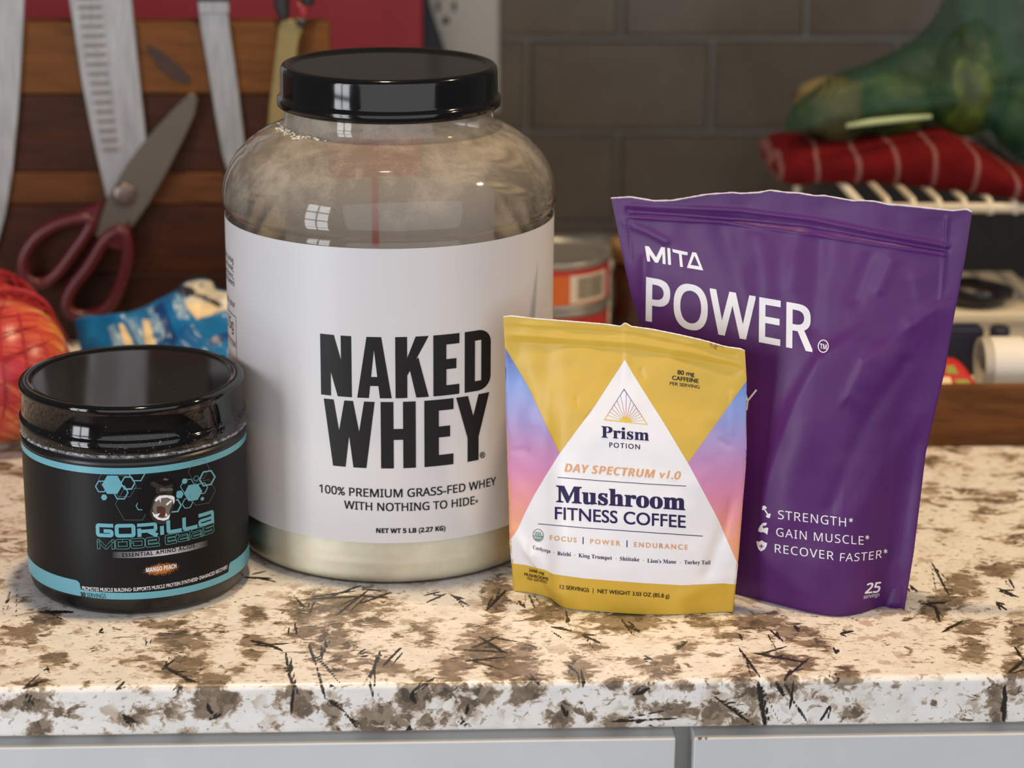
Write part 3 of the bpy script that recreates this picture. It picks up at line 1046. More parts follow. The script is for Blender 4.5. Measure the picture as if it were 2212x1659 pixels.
V = [(BX+BR*math.sin(q), BY-BR*math.cos(q), z) for z in zz for q in a]
n_ = len(a)
Fs = [(i*n_+j, i*n_+j+1, (i+1)*n_+j+1, (i+1)*n_+j) for i in range(3) for j in range(n_-1)]
lab2 = mesh_obj('wrapped_label', V, Fs, M['black_label'], btub)
bs = Surf(V, Fs, (300, 1130))
C = math.pi*BR*0.999
TE = M['ink_teal']
put('teal_band', *join([poly([(-C, zt1), (C, zt1), (C, zt0), (-C, zt0)])]), bc, 0.00012, TE, lab2, (0.0025, 0))
ul, zl2 = bc.inv(170, 1260.5)
ur = bc.inv(494, 1223)[0]
zl2 = zl1+0.0047
put('teal_band', *poly([(-C, zl0), (C, zl0), (C, zl2), (ur+0.0012, zl2), (ur, zl2-0.0015), (ur-0.0006, zl1), (ul+0.0012, zl1), (ul+0.0006, zl2-0.0012), (ul-0.001, zl2), (-C, zl2)]), bc, 0.00012, TE, lab2, (0.0025, 0))
lt = lambda s, x0, y0, x1, y1, cap, m, st='plain', b=0.0, sp=1.0, off=0.00022: text_cyl(s, x0, y0, x1, y1, cap, bc, m, lab2, st, b, sp, 0, off)
lt('PROMOTES MUSCLE BUILDING• SUPPORTS MUSCLE PROTEIN SYNTHESIS• ENHANCED RECOVERY', 178, 1273.3, 491, 1227, 7.6, M['ink_white'], 'plain', 0.014)
lt('30', 174.5, 1288, 185.5, 1289.2, 9, INK, 'plain', 0.05)
lt('SERVINGS', 188, 1289.5, 229, 1292, 9, INK, 'plain', 0.0)
# orange speckle patch and the flavour name
c0 = bc.inv(348.5, 1229.5)
ru = abs(bc.inv(398, 1222)[0]-c0[0])
P = [(c0[0]+ru*math.cos(q), c0[1]+0.0046*math.sin(q)) for q in np.linspace(0, 2*math.pi, 40, endpoint=False)]
sv, sf = cut_flat(*poly(P), (0.003, 0))
o = mesh_obj('flavour_patch', bc.wrap(sv, 0.00012), sf, M['orange_speckle'], lab2, False)
uvl = o.data.uv_layers.new(name='UVMap')
for lp in o.data.loops:
    q = sv[lp.vertex_index]
    uvl.data[lp.index].uv = ((q[0]-c0[0])/ru, (q[1]-c0[1])/0.0046)
lt('MANGO PEACH', 315.5, 1236, 381, 1226.2, 9.3, M['ink_white'], 'sansb', 0.02)
# silver strip
s0 = bc.inv(258, 1204.5); s1 = bc.inv(428, 1181.5)
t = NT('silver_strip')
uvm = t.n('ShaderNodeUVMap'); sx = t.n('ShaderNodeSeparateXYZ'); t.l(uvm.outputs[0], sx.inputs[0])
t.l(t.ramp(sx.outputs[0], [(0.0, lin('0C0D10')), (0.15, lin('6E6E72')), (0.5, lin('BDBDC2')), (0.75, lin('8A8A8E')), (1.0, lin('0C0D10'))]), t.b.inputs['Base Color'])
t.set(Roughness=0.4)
ua, ub = s0[0]-0.0035, s1[0]+0.006
va, vb = s0[1]-0.0002, s0[1]+0.0031
sv, sf = cut_flat(*poly([(ua, va), (ub, va), (ub, vb), (ua, vb)]), (0.0025, 0))
o = mesh_obj('silver_strip', bc.wrap(sv, 0.00012), sf, t.m, lab2, False)
uvl = o.data.uv_layers.new(name='UVMap')
for lp in o.data.loops:
    uvl.data[lp.index].uv = ((sv[lp.vertex_index][0]-ua)/(ub-ua), 0.5)
lt('ESSENTIAL AMINO ACIDS', 264, 1202.8, 420.5, 1181.5, 8.3, INK, 'plain', 0.03, 1.25)

# brand name: rounded techno letters from strokes, x 0..w, y 0..1


def rr(pts, r=0.13):
    """round the corners of a polyline"""
    P = [np.array(p, float) for p in pts]
    out = [P[0]]
    for i in range(1, len(P)-1):
        a, b, c = P[i-1], P[i], P[i+1]
        da, dc = a-b, c-b
        la, lc = np.linalg.norm(da), np.linalg.norm(dc)
        k = min(r, la/2, lc/2)
        p0, p1 = b+da/la*k, b+dc/lc*k
        for q in np.linspace(0, 1, 5):
            out.append((1-q)**2*p0+2*q*(1-q)*b+q*q*p1)
    out.append(P[-1])
    return out


def techno(ch, w, s):
    """list of (polyline, width, closed); s = stroke"""
    h = s/2
    L, R_, B, T = h, w-h, h, 1-h
    if ch == 'G':
        return [(rr([(R_+h, T), (L, T), (L, B), (R_, B), (R_, .46), (.45*w, .46)]), s)]
    if ch == 'O':
        return [(rr([(w/2, T), (L, T), (L, B), (R_, B), (R_, T), (w/2, T)]), s)]
    if ch == 'R':
        return [([(L, 0), (L, .62)], s), (rr([(0, T), (R_, T), (R_, .40), (L*1.9, .40)]), s*.9), ([(.55*w, .38), (w-.02, 0)], s*1.1)]
    if ch == 'I':
        return [([(w/2, 0), (w/2, .66)], s)]
    if ch == 'L':
        return [(rr([(L, 1), (L, B), (w, B)]), s)]
    if ch == 'A':
        return [(rr([(.05, T), (R_, T), (R_, 0)]), s), (rr([(R_, B), (L, B), (L, .46), (R_, .46)]), s*.85)]
    if ch == 'M':
        return [(rr([(L, 0), (L, T), (w*.5, .12), (R_, T), (R_, 0)], .06), s)]
    if ch == 'D':
        return [(rr([(L, T*.66), (L, B), (R_, B), (R_, T), (0, T)]), s)]
    if ch == 'e':
        return [(rr([(w, B), (L, B), (L, T), (R_, T), (R_, .5), (L+s*.6, .5)]), s)]
    if ch == 'E':
        return [(rr([(w, T), (L, T), (L, B), (w, B)]), s), ([(L+s*.5, .5), (w*.92, .5)], s)]
    if ch == 'S':
        return [(rr([(w, T), (L, T), (L, .52), (R_, .52), (R_, B), (0, B)]), s)]


def put_letters(word, boxes, base, cap, s, mat, outline=0.0):
    """boxes: pixel x-ranges in the crop; base: two baseline pixel points"""
    a, b = bc.inv(*base[0]), bc.inv(*base[1])
    mid = ((base[0][0]+base[1][0])/2, (base[0][1]+base[1][1])/2)
    hgt = bc.inv(mid[0], mid[1]-cap)[1]-bc.inv(*mid)[1]
    for ch, (xa, xb) in zip(word, boxes):
        ya = base[0][1]+(base[1][1]-base[0][1])*(xa-base[0][0])/(base[1][0]-base[0][0])
        yb = base[0][1]+(base[1][1]-base[0][1])*(xb-base[0][0])/(base[1][0]-base[0][0])
        ua, ub = bc.inv(xa, ya)[0], bc.inv(xb, yb)[0]
        w = (ub-ua)/hgt
        parts = []
        for pl, sw in techno(ch, w, s):
            if not outline:
                parts.append(stroke(pl, sw))
            else:
                v, _ = stroke(pl, sw)
                loop = [v[i] for i in range(0, len(v), 2)]+[v[i] for i in range(len(v)-1, 0, -2)]
                parts.append(stroke(loop, outline, True))
        v, f = join(parts)
        P = [(ua+x*hgt, a[1]+(b[1]-a[1])*((ua+x*hgt)-a[0])/(b[0]-a[0])+y*hgt) for x, y in v]
        put('brand_letter', P, f, bc, 0.0002, mat, lab2, (0.0025, 0))


cx_ = lambda x: 180+x*0.1929
put_letters('GORILLA', [(cx_(a), cx_(b)) for a, b in ((145, 340), (355, 585), (605, 830), (858, 902), (930, 1098), (1108, 1275), (1283, 1462))], ((208, 1159), (461.7, 1129)), 29.5, 0.27, TE)
put_letters('MODeEAAS', [(cx_(a), cx_(b)) for a, b in ((160, 352), (362, 522), (532, 688), (695, 850), (915, 1042), (1055, 1192), (1207, 1337), (1347, 1462))], ((211, 1185), (461.7, 1149)), 21, 0.27, M['outline_teal'], 0.042)
# hexagon pattern and the roaring head; pixel outlines carried onto the label
cp = lambda pts: [(180+x*0.1929, 1000+y*0.1929) for x, y in pts]


def px_poly(pts, mat, off, name):
    v, f = poly(cp(pts))
    put(name, v, f, bs, off, mat, lab2, (9, 0))


def px_ring(pts, w, mat, off, name, closed=True):
    v, f = stroke(cp(pts), w*0.1929, closed)
    put(name, v, f, bs, off, mat, lab2, (9, 0))


for (x, y, r, sh) in ((325, 243, 118, 0.0), (234, 384, 36, 0.0), (1228, 330, 104, -0.14), (1075, 352, 48, -0.1), (1133, 203, 34, -0.12), (1330, 400, 22, -0.15)):
    px_poly(hexagon(x, y, r, 0, 0.98, sh), TE, 0.00016, 'hexagon_mark')
for (x, y, r, sh, w) in ((205, 262, 68, 0, 12), (500, 225, 78, 0, 14), (420, 330, 82, 0.0, 13), (600, 120, 90, 0, 12), (1385, 170, 88, -.18, 17), (1165, 255, 80, -.12, 8), (1325, 285, 66, -.16, 10), (1165, 450, 60, -.14, 9), (1262, 172, 30, -.15, 5), (640, 480, 50, 0, 9), (1020, 480, 75, -.1, 16)):
    px_ring(hexagon(x, y, r, 0, 0.98, sh), w, M['ink_teal'], 0.00014, 'hexagon_outline')
for (x, y, r, sh) in ((460, 260, 135, 0), (560, 460, 205, 0.0), (1330, 330, 150, -.18), (260, 180, 90, 0), (1290, 80, 120, -.2)):
    px_ring(hexagon(x, y, r, 0, 0.98, sh), 4, M['line_grey'], 0.00013, 'hexagon_outline')
px_poly([(640, 300), (700, 200), (770, 150), (860, 150), (960, 160), (1030, 200), (1045, 300), (1035, 420), (1000, 520), (960, 600), (950, 680), (880, 715), (800, 690), (745, 640), (690, 560), (610, 460), (600, 360)], M['head_dark'], 0.00018, 'emblem_head')
px_poly([(750, 220), (790, 205), (850, 240), (910, 262), (960, 245), (1000, 235), (1000, 262), (985, 300), (1000, 330), (985, 350), (900, 330), (830, 345), (805, 320), (815, 280), (760, 250)], M['head_mid'], 0.00021, 'emblem_brow')
px_poly([(850, 285), (900, 275), (930, 290), (960, 275), (1000, 285), (1000, 310), (940, 312), (860, 315)], M['head_light'], 0.00023, 'emblem_nose')
px_poly([(885, 190), (910, 172), (905, 155), (930, 178), (955, 170), (940, 195)], M['head_light'], 0.00021, 'emblem_tuft')
px_poly([(770, 440), (800, 370), (860, 345), (960, 345), (1020, 365), (1032, 430), (1000, 510), (975, 580), (965, 650), (900, 690), (820, 680), (770, 630), (745, 550)], M['head_mid'], 0.00021, 'emblem_muzzle')
px_poly([(800, 430), (850, 395), (940, 385), (1005, 395), (1000, 450), (965, 530), (960, 600), (900, 640), (830, 625), (785, 570), (775, 500)], M['mouth'], 0.00023, 'emblem_mouth')
px_poly([(820, 490), (870, 480), (918, 500), (918, 570), (895, 610), (840, 600), (825, 550)], M['tongue'], 0.00025, 'emblem_tongue')
for pts in ([(795, 420), (820, 385), (850, 365), (920, 358), (990, 365), (1018, 380), (1020, 430), (1008, 462), (998, 410), (940, 385), (870, 392), (862, 448), (848, 405), (820, 430)],
            [(920, 460), (985, 408), (990, 430), (935, 476)],
            [(770, 545), (800, 575), (860, 560), (830, 605), (880, 618), (925, 610), (972, 570), (955, 625), (900, 645), (830, 632), (785, 595)], [(920, 560), (940, 580), (935, 600), (915, 590)]):
    px_poly(pts, M['ink_white'], 0.00028, 'emblem_teeth')

# ================================================================== stand-up pouches


def seg_dist(X, Y, pl):
    d = np.full(X.shape, 1e9)
    for (x0, y0), (x1, y1) in zip(pl[:-1], pl[1:]):
        L2 = (x1-x0)**2+(y1-y0)**2+1e-9
        q = np.clip(((X-x0)*(x1-x0)+(Y-y0)*(y1-y0))/L2, 0, 1)
        d = np.minimum(d, np.hypot(X-x0-q*(x1-x0), Y-y0-q*(y1-y0)))
    return d


def seg_side(X, Y, pl):
    """signed distance to an open crease: positive on its right-hand side"""
    best = np.full(X.shape, 1e9)
    sg = np.zeros(X.shape)
    for (x0, y0), (x1, y1) in zip(pl[:-1], pl[1:]):
        L = math.hypot(x1-x0, y1-y0)+1e-9
        q = np.clip(((X-x0)*(x1-x0)+(Y-y0)*(y1-y0))/L**2, 0, 1)
        d = np.hypot(X-x0-q*(x1-x0), Y-y0-q*(y1-y0))
        s = ((X-x0)*(y1-y0)-(Y-y0)*(x1-x0))/L
        m = d < best
        best = np.where(m, d, best)
        sg = np.where(m, s, sg)
    return best, sg


def pouch(root, p0, psi, lean, left, right, topl, bottom, bulge, peak, ridges, noise_amp, nscale, mat, back_mat, ns, nt_, seed=0):
    d = np.array([math.cos(psi), -math.sin(psi), 0])
    nb_ = np.array([math.sin(psi), math.cos(psi), 0])
    u = math.cos(lean)*np.array([0, 0, 1.0])+math.sin(lean)*nb_
    n = np.cross(d, u)
    if np.dot(n, FWD) > 0:
        n = -n                      # towards the viewer's side
    pl = lambda pts, k: np.array([on_plane(x, y, p0, n) for x, y in resample(pts, k)])
    Lc, Rc = pl(left[::-1], nt_+1), pl(right[::-1], nt_+1)      # bottom -> top
    Tc = pl(topl, ns+1)
    Bc = np.array([on_z(x, y, 0.0004) for x, y in resample(smooth_poly(bottom, 2), ns+1)])
    Bc[0], Bc[-1] = Lc[0], Rc[0]
    Tc[0], Tc[-1] = Lc[-1], Rc[-1]
    s = np.linspace(0, 1, ns+1)[None, :, None]
    t_ = np.linspace(0, 1, nt_+1)[:, None, None]
    ruled = (1-s)*Lc[:, None]+s*Rc[:, None]
    cor = (1-s)*(1-t_)*Lc[0]+s*(1-t_)*Rc[0]+(1-s)*t_*Lc[-1]+s*t_*Rc[-1]
    fall = (1-t_)**1.15
    base = ruled+fall*(Bc[None]-((1-s)*Lc[0]+s*Rc[0]))+t_*(Tc[None]-((1-s)*Lc[-1]+s*Rc[-1]))
    S_, T_ = np.broadcast_arrays(s[..., 0], t_[..., 0])
    tt = np.clip(T_/peak[1], 0, 1)
    prof = np.sin(np.pi*tt**peak[0])
    shape = np.clip(np.sin(np.pi*S_), 0, 1)**0.75
    hump = bulge*shape*prof
    PX = to_px(base.reshape(-1, 3)).reshape(nt_+1, ns+1, 2)
    X, Y = PX[..., 0], PX[..., 1]
    rel = np.zeros(X.shape)
    for kind, plne, w, amp in ridges:
        if kind == 'r':
            rel += amp*np.exp(-(seg_dist(X, Y, plne)/w)**2)
        else:                           # 's': step crease, steep on one side
            dd, sg = seg_side(X, Y, plne)
            rel += amp*np.exp(-(np.where(sg > 0, sg/(w*3.2), sg/w))**2)*np.exp(-np.maximum(dd-np.abs(sg), 0)**2/(w*1.5)**2)
    nz = np.zeros(X.shape)
    fr_ = base.reshape(-1, 3)
    nz = np.array([noise.fractal(Vector(q*nscale)+Vector((seed, 0, 0)), 1.0, 2.0, 3) for q in fr_]).reshape(X.shape)
    edge = np.clip(np.minimum(np.minimum(S_, 1-S_)/0.06, np.minimum(T_/0.05, (1-T_)/0.03)), 0, 1)
    off = hump+(rel+noise_amp*nz)*edge
    front = base+n*off[..., None]
    mean = ruled+t_*(Tc[None]-((1-s)*Lc[-1]+s*Rc[-1]))
    back = 2*mean-base-n*(hump+0.0006*edge)[..., None]
    back[..., 2] = np.maximum(back[..., 2], 0.0004)
    V = front.reshape(-1, 3)
    m = ns+1
    Fs = [(i*m+j, i*m+j+1, (i+1)*m+j+1, (i+1)*m+j) for i in range(nt_) for j in range(ns)]
    fo = mesh_obj('front_panel', V, Fs, mat, root)
    k = 5
    B = back[::k, ::k]
    bi, bj = B.shape[:2]
    bf = [(i*bj+j, (i+1)*bj+j, (i+1)*bj+j+1, i*bj+j+1) for i in range(bi-1) for j in range(bj-1)]
    bV = list(B.reshape(-1, 3))
    # gusset floor joins both bottom edges
    o0 = len(bV)
    Fb = front[0, ::k]
    bV += list(Fb)
    bf += [(j, j+1, o0+j+1, o0+j) for j in range(bj-1)]
    mesh_obj('back_panel', bV, bf, back_mat, root)
    return fo, Surf(V, Fs, PX[nt_//2, ns//2]), front, n


# ---- purple pouch
t = NT('purple_film')
vec = t.coord()
t.l(t.ramp(t.noise(vec, 14, 3), [(0.3, lin('48165C')), (0.7, lin('501A64'))]), t.b.inputs['Base Color'])
t.set(Roughness=0.46)
t.b.inputs['Specular IOR Level'].default_value = 0.38
t.bump(t.noise(vec, 150, 3, 0.5), 0.05, 0.0006)
M['purple'] = t.m
M['torn'] = pbr('torn_film_edge', 'C9BCC8', 0.6)
PSI = math.radians(25)
q0 = on_z(1954, 1317)
dch = np.array([math.cos(PSI), -math.sin(PSI), 0])
lb = q0-dch*0.122
lbp = tuple(to_px(lb))
left = [(1320, 428), (1335, 500), (1350, 580), (1366, 650), (1386, 715), (1415, 850), (1440, 1000), (lbp[0]-12, lbp[1]-120), lbp]
right = [(2100, 458), (2085, 559), (2062, 678), (2042, 797), (2022, 882), (2000, 978), (1988, 1080), (1974, 1193), (1954, 1317)]
topl = [(1320, 428), (1362, 425.5), (1413, 434), (1453, 433), (1487, 427), (1527, 420), (1583, 416), (1600, 418), (1640, 416), (1663, 411), (1700, 416), (1725, 417), (1760, 423), (1782, 422.7), (1844, 434), (1860, 433), (1889, 435), (1920, 442), (1952, 444), (2008, 450), (2059, 455), (2088, 452), (2100, 458)]
bottom = [lbp, (1560, 1274), (1600, 1285), (1700, 1311), (1760, 1326), (1820, 1333), (1868, 1323), (1900, 1310), (1925, 1307), (1954, 1317)]
rid = [('r', [(1354, 442), (1600, 455), (1753, 474), (2046, 531)], 5, .0010), ('r', [(1356, 456), (1600, 474), (1753, 490), (2046, 541)], 5, -.0008), ('r', [(1357, 468), (1560, 480), (1753, 505), (2040, 549)], 4, .0009),
       ('s', [(1840, 735), (1785, 770), (1735, 860), (1700, 950), (1668, 1050), (1650, 1180)], 22, .0040),
       ('s', [(2028, 665), (1960, 712), (1880, 775), (1850, 840)], 16, .0030), ('r', [(1985, 600), (2000, 660), (1975, 690)], 22, .0022),
       ('r', [(1560, 500), (1600, 600), (1620, 680)], 26, -.0018), ('r', [(1640, 510), (1660, 620)], 24, .0020), ('r', [(1725, 515), (1715, 610)], 22, .0018), ('r', [(1770, 530), (1760, 700)], 22, -.0022),
       ('r', [(1880, 560), (1850, 640)], 18, -.0018), ('r', [(1930, 560), (1905, 620)], 14, .0016), ('r', [(1395, 560), (1390, 640), (1400, 700)], 14, .0016), ('r', [(1450, 500), (1470, 580)], 26, .0012),
       ('r', [(1760, 900), (1730, 1010), (1715, 1100)], 42, .0030), ('r', [(1880, 850), (1850, 960)], 30, -.0020), ('r', [(1960, 780), (1880, 900), (1800, 1090)], 16, -.0018), ('r', [(1990, 900), (1930, 990), (1850, 1120)], 30, .0022),
       ('r', [(1985, 960), (1940, 1200)], 20, -.0015), ('r', [(1345, 480), (1400, 500), (1440, 520)], 9, .0010), ('r', [(2046, 470), (2040, 560), (2034, 640)], 4, .0008), ('r', [(1356, 440), (1364, 560)], 4, -.0006)]
rid = [(a_, b_, c_, d_*(0.62 if abs(d_) > .0011 else 0.9)) for a_, b_, c_, d_ in rid]
for i in range(7):
    yy = 1262+i*8
    rid.append(('r', [(1955-i*1.2-22, yy-2), (1975-i*1.2, yy)], 1.6, .0003))
    rid.append(('r', [(1326+i*1.5, 470+i*8), (1352+i*1.5, 468+i*8)], 1.6, .0003))
pp = thing('purple_pouch', 'tall purple stand-up pouch with white POWER lettering, torn open at the top', 'pouch', tuple((q0+lb)/2))
pf, ps, pfront, pn = pouch(pp, q0, PSI, math.radians(2.0), left, right, topl, bottom, 0.010, (0.8, 0.93), rid, 0.0011, 22, M['purple'], M['purple'], 250, 270, 3)
e = pfront[-1]
tube_obj('torn_edge', [e[i] for i in range(0, len(e), 2)], [0.00035+0.00022*random.random() for i in range(0, len(e), 2)], M['torn'], pp, 6)
WI = M['ink_white']
text_px('POWER', ((1395, 691), (1756, 759), (1396, 600), (1757, 664)), ps, WI, pf, 'sans', 0.024)
k, ox, oy = 0.217, 1350, 500
K = lambda pts: [(ox+x*k, oy+y*k) for x, y in pts]
for pts in ([(200, 143), (240, 149), (312, 258), (362, 153), (400, 158), (407, 326), (377, 322), (374, 220), (330, 312), (300, 308), (246, 228), (252, 300), (222, 297)],
            [(422, 163), (452, 168), (460, 333), (431, 330)], [(472, 174), (624, 206), (624, 237), (566, 228), (578, 354), (550, 351), (538, 222), (478, 205)]):
    put('brand_letter', *poly(K(pts)), ps, 0.00016, WI, pf, (5, 5))
put('brand_letter', *join([(K([(672, 205), (693, 240), (655, 333), (618, 362)]), [(0, 1, 2, 3)]), (K([(672, 205), (712, 212), (781, 388), (741, 347), (693, 240)]), [(0, 1, 2, 3, 4)]), (K([(618, 362), (655, 333), (741, 347), (781, 388)]), [(0, 1, 2, 3)])]), ps, 0.00016, WI, pf, (5, 5))
put('trademark_ring', *stroke([(1778.6+10.8*math.cos(q), 748+13.2*math.sin(q)) for q in np.linspace(0, 2*math.pi, 32, endpoint=False)], 2.1, True), ps, 0.00016, WI, pf, (5, 5))
text_px('TM', ((1771.5, 753), (1786, 755.5), (1771.5, 742), (1786, 744.5)), ps, WI, pf, 'sansb', 0.0, off=0.00016)
put('lettering', *join([stroke([(1634.5, 842), (1615.4, 866), (1613, 886)], 4), stroke([(1608, 842), (1615.4, 866)], 4)]), ps, 0.00016, WI, pf, (5, 5))
text_px('STRENGTH', base_quad(1681, 1120.5, 1827.5, 1137.5, 18.7), ps, WI, pf, 'sans', 0.0, 1.12)
text_px('GAIN MUSCLE', base_quad(1677, 1157.5, 1865, 1176.5, 18.2), ps, WI, pf, 'sans', 0.0, 1.12, bend=2.0)
text_px('RECOVER', base_quad(1674, 1193, 1801, 1209.5, 18), ps, WI, pf, 'sans', 0.0, 1.12)
text_px('FASTER', base_quad(1814, 1212, 1904, 1204.5, 17.5, 0.08), ps, WI, pf, 'sans', 0.0, 1.12, bend=3.0)
for x, y in ((1838, 1123.5), (1873, 1160.5), (1912.5, 1190.5)):
    put('lettering', *join([stroke([(x-4.6*math.cos(q), y-5*math.sin(q)), (x+4.6*math.cos(q), y+5*math.sin(q))], 1.5) for q in (math.pi/2, math.pi/6, -math.pi/6)]), ps, 0.00016, WI, pf, (5, 5))
text_px('25', base_quad(1867.5, 1282, 1900.5, 1278.5, 21.5, 0.12), ps, WI, pf, 'sans', 0.035, shear=0.12)
text_px('servings', base_quad(1864.5, 1293.5, 1898.5, 1287.5, 8.5, 0.2), ps, WI, pf, 'sans', 0.0)
k, ox, oy = 0.1627, 1600, 1060
put('bicep_icon', *poly(K([(345, 425), (300, 425), (260, 465), (236, 512), (234, 535), (260, 550), (310, 550), (335, 565), (355, 585), (369, 495), (350, 488), (325, 492), (305, 500), (293, 480), (298, 462), (330, 465), (338, 452), (350, 440)])), ps, 0.00016, WI, pf, (5, 5))
put('shield_icon', *poly(K([(210, 666), (250, 675), (285, 658), (315, 682), (353, 692), (345, 735), (320, 778), (275, 804), (240, 778), (220, 725)])), ps, 0.00016, WI, pf, (5, 5))
put('shield_cross', *join([stroke(K([(250, 731), (306, 740)]), 2.0), stroke(K([(281, 708), (275, 764)]), 2.0)]), ps, 0.00026, M['purple'], pf, (5, 5))
put('barbell_icon', *join([stroke(K([(322, 250), (368, 325)]), 3.0), stroke(K([(290, 250), (343, 218)]), 4.6), stroke(K([(291, 222), (328, 202)]), 3.0), stroke(K([(343, 345), (396, 308)]), 4.6), stroke(K([(360, 355), (393, 338)]), 3.0),
                           stroke(K([(300, 198), (308, 212)]), 2.0), stroke(K([(385, 360), (378, 345)]), 2.0)]), ps, 0.00016, WI, pf, (5, 5))

# ---- yellow pouch
t = NT('yellow_film')
vec = t.coord()
t.l(t.ramp(t.noise(vec, 20, 3), [(0.3, lin('CDA738')), (0.7, lin('D2AC3E'))]), t.b.inputs['Base Color'])
t.set(Roughness=0.42)
t.bump(t.noise(vec, 200, 3), 0.06, 0.0006)
M['yellow'] = t.m
t = NT('sunset_print')
g = t.n('ShaderNodeNewGeometry'); sx = t.n('ShaderNodeSeparateXYZ'); t.l(g.outputs['Position'], sx.inputs[0])
mr = t.n('ShaderNodeMapRange'); t.l(sx.outputs[2], mr.inputs[0])
mr.inputs[1].default_value = 0.026; mr.inputs[2].default_value = 0.128
t.l(t.ramp(mr.outputs[0], [(0.0, lin('E8A072')), (0.14, lin('E39A7C')), (0.28, lin('DC8B93')), (0.42, lin('CF84AC')), (0.56, lin('B585B6')), (0.70, lin('9B93CB')), (0.86, lin('7F9AD8')), (1.0, lin('5E6EB4'))]), t.b.inputs['Base Color'])
t.set(Roughness=0.42)
M['sunset'] = t.m
t = NT('sunrise_ink')
g = t.n('ShaderNodeNewGeometry'); sx = t.n('ShaderNodeSeparateXYZ'); t.l(g.outputs['Position'], sx.inputs[0])
mr = t.n('ShaderNodeMapRange'); t.l(sx.outputs[2], mr.inputs[0])
za, zb = on_y(1350, 915, 1.11)[2], on_y(1350, 842, 1.11)[2]
mr.inputs[1].default_value = za; mr.inputs[2].default_value = zb
t.l(t.ramp(mr.outputs[0], [(0.05, lin('D9B84C')), (0.22, lin('C98E5A')), (0.45, lin('A8638C')), (0.7, lin('6D7CC0')), (0.85, lin('3F3A75')), (1.0, lin('2C2452'))]), t.b.inputs['Base Color'])
M['sunrise'] = t.m
M['gold_ink'] = pbr('gold_ink', 'DDB93F', 0.4)
psy = math.atan2(1.1372-1.1036, 0.1723-0.0602)
y0 = on_z(1583.5, 1322)
lft = [(1087, 684), (1091, 751), (1092, 824), (1093, 906), (1095.6, 988), (1098.4, 1070), (1101, 1172.5), (1105, 1217.6), (1108.7, 1276)]
rgt = [(1609, 757.6), (1613, 822), (1612, 889.6), (1613, 967.5), (1611, 1008.5), (1605, 1082), (1598.6, 1164), (1593, 1230), (1588.4, 1275), (1583.5, 1322)]
tp = [(1087, 684), (1104, 682.5), (1162, 688.7), (1244, 695), (1305, 700), (1334, 704), (1341, 705), (1349, 697.5), (1354, 699), (1363, 705), (1408, 711), (1469.5, 723.5), (1523, 736), (1564, 748), (1588.4, 752), (1600, 753.5), (1609, 757.6)]
bt = [(1108.7, 1276), (1141.5, 1279), (1174, 1286.5), (1193, 1293), (1205, 1306), (1223.5, 1315), (1285, 1320), (1346.5, 1325), (1408, 1327.5), (1469.5, 1327.5), (1531, 1323.4), (1564, 1321), (1583.5, 1322)]
ry = [('r', [(1090, 722), (1367, 740), (1500, 762), (1600, 788)], 6, .0006), ('r', [(1092, 738), (1367, 755), (1500, 778), (1600, 802)], 5, -.0005), ('r', [(1090, 704), (1367, 722), (1588, 768)], 4, -.0004),
      ('s', [(1150, 1195), (1178, 1240), (1196, 1275), (1206, 1308)], 9, .0030), ('r', [(1110, 1150), (1150, 1195)], 14, .0010),
      ('r', [(1584, 1085), (1560, 1152), (1531, 1234)], 14, -.0020), ('r', [(1600, 1120), (1580, 1210)], 12, .0014), ('r', [(1470, 1290), (1540, 1255), (1590, 1245)], 18, .0010),
      ('r', [(1150, 790), (1165, 850), (1150, 900)], 28, .0012), ('r', [(1100, 975), (1140, 968)], 7, -.0006), ('r', [(1385, 800), (1390, 812)], 6, -.0006), ('r', [(1270, 900), (1283, 885)], 4, -.0005), ('r', [(1248, 858), (1250, 870)], 5, -.0005),
      ('r', [(1560, 950), (1575, 960)], 7, -.0006), ('r', [(1470, 770), (1540, 790), (1590, 800)], 12, -.0006), ('r', [(1585, 850), (1583, 930)], 8, .0006), ('r', [(1240, 1180), (1330, 1240)], 40, .0010)]
yp = thing('coffee_pouch', 'small yellow stand-up coffee pouch with white triangle and sunset sides', 'pouch', tuple((y0+on_z(1108.7, 1276))/2))
yf, ysf, yfront, yn = pouch(yp, y0, psy, math.radians(1.5), lft, rgt, tp, bt, 0.009, (0.85, 0.9), ry, 0.0011, 30, M['yellow'], M['yellow'], 200, 230, 9)
e = yfront[-1]
tube_obj('torn_edge', [e[i] for i in range(0, len(e), 2)], [0.00025+0.00015*random.random() for i in range(0, len(e), 2)], M['pouch_white'], yp, 6)
cen = (1348, 1000)
yput = lambda name, vf, off, m, pitch=5, smooth=False: put(name, vf[0], vf[1], ysf, off*0.5, m, yf, (pitch, pitch), smooth)
yput('sunset_panel', poly([(1091.5, 752), (1106, 776), (1121, 801), (1141.5, 836), (1175, 908), (1209, 980), (1180, 1026), (1154, 1070), (1133, 1111), (1118, 1145), (1096, 1178), (1090, 1070), (1086, 906), (1084, 760)]), 0.00014, M['sunset'], 3.5, True)
yput('sunset_panel', poly([(1618, 815), (1620, 889), (1621, 967), (1619, 1008), (1613, 1082), (1607, 1164), (1599, 1229), (1575, 1177), (1551.5, 1123), (1520, 1063), (1486, 1000), (1550, 911)]), 0.00014, M['sunset'], 3.5, True)
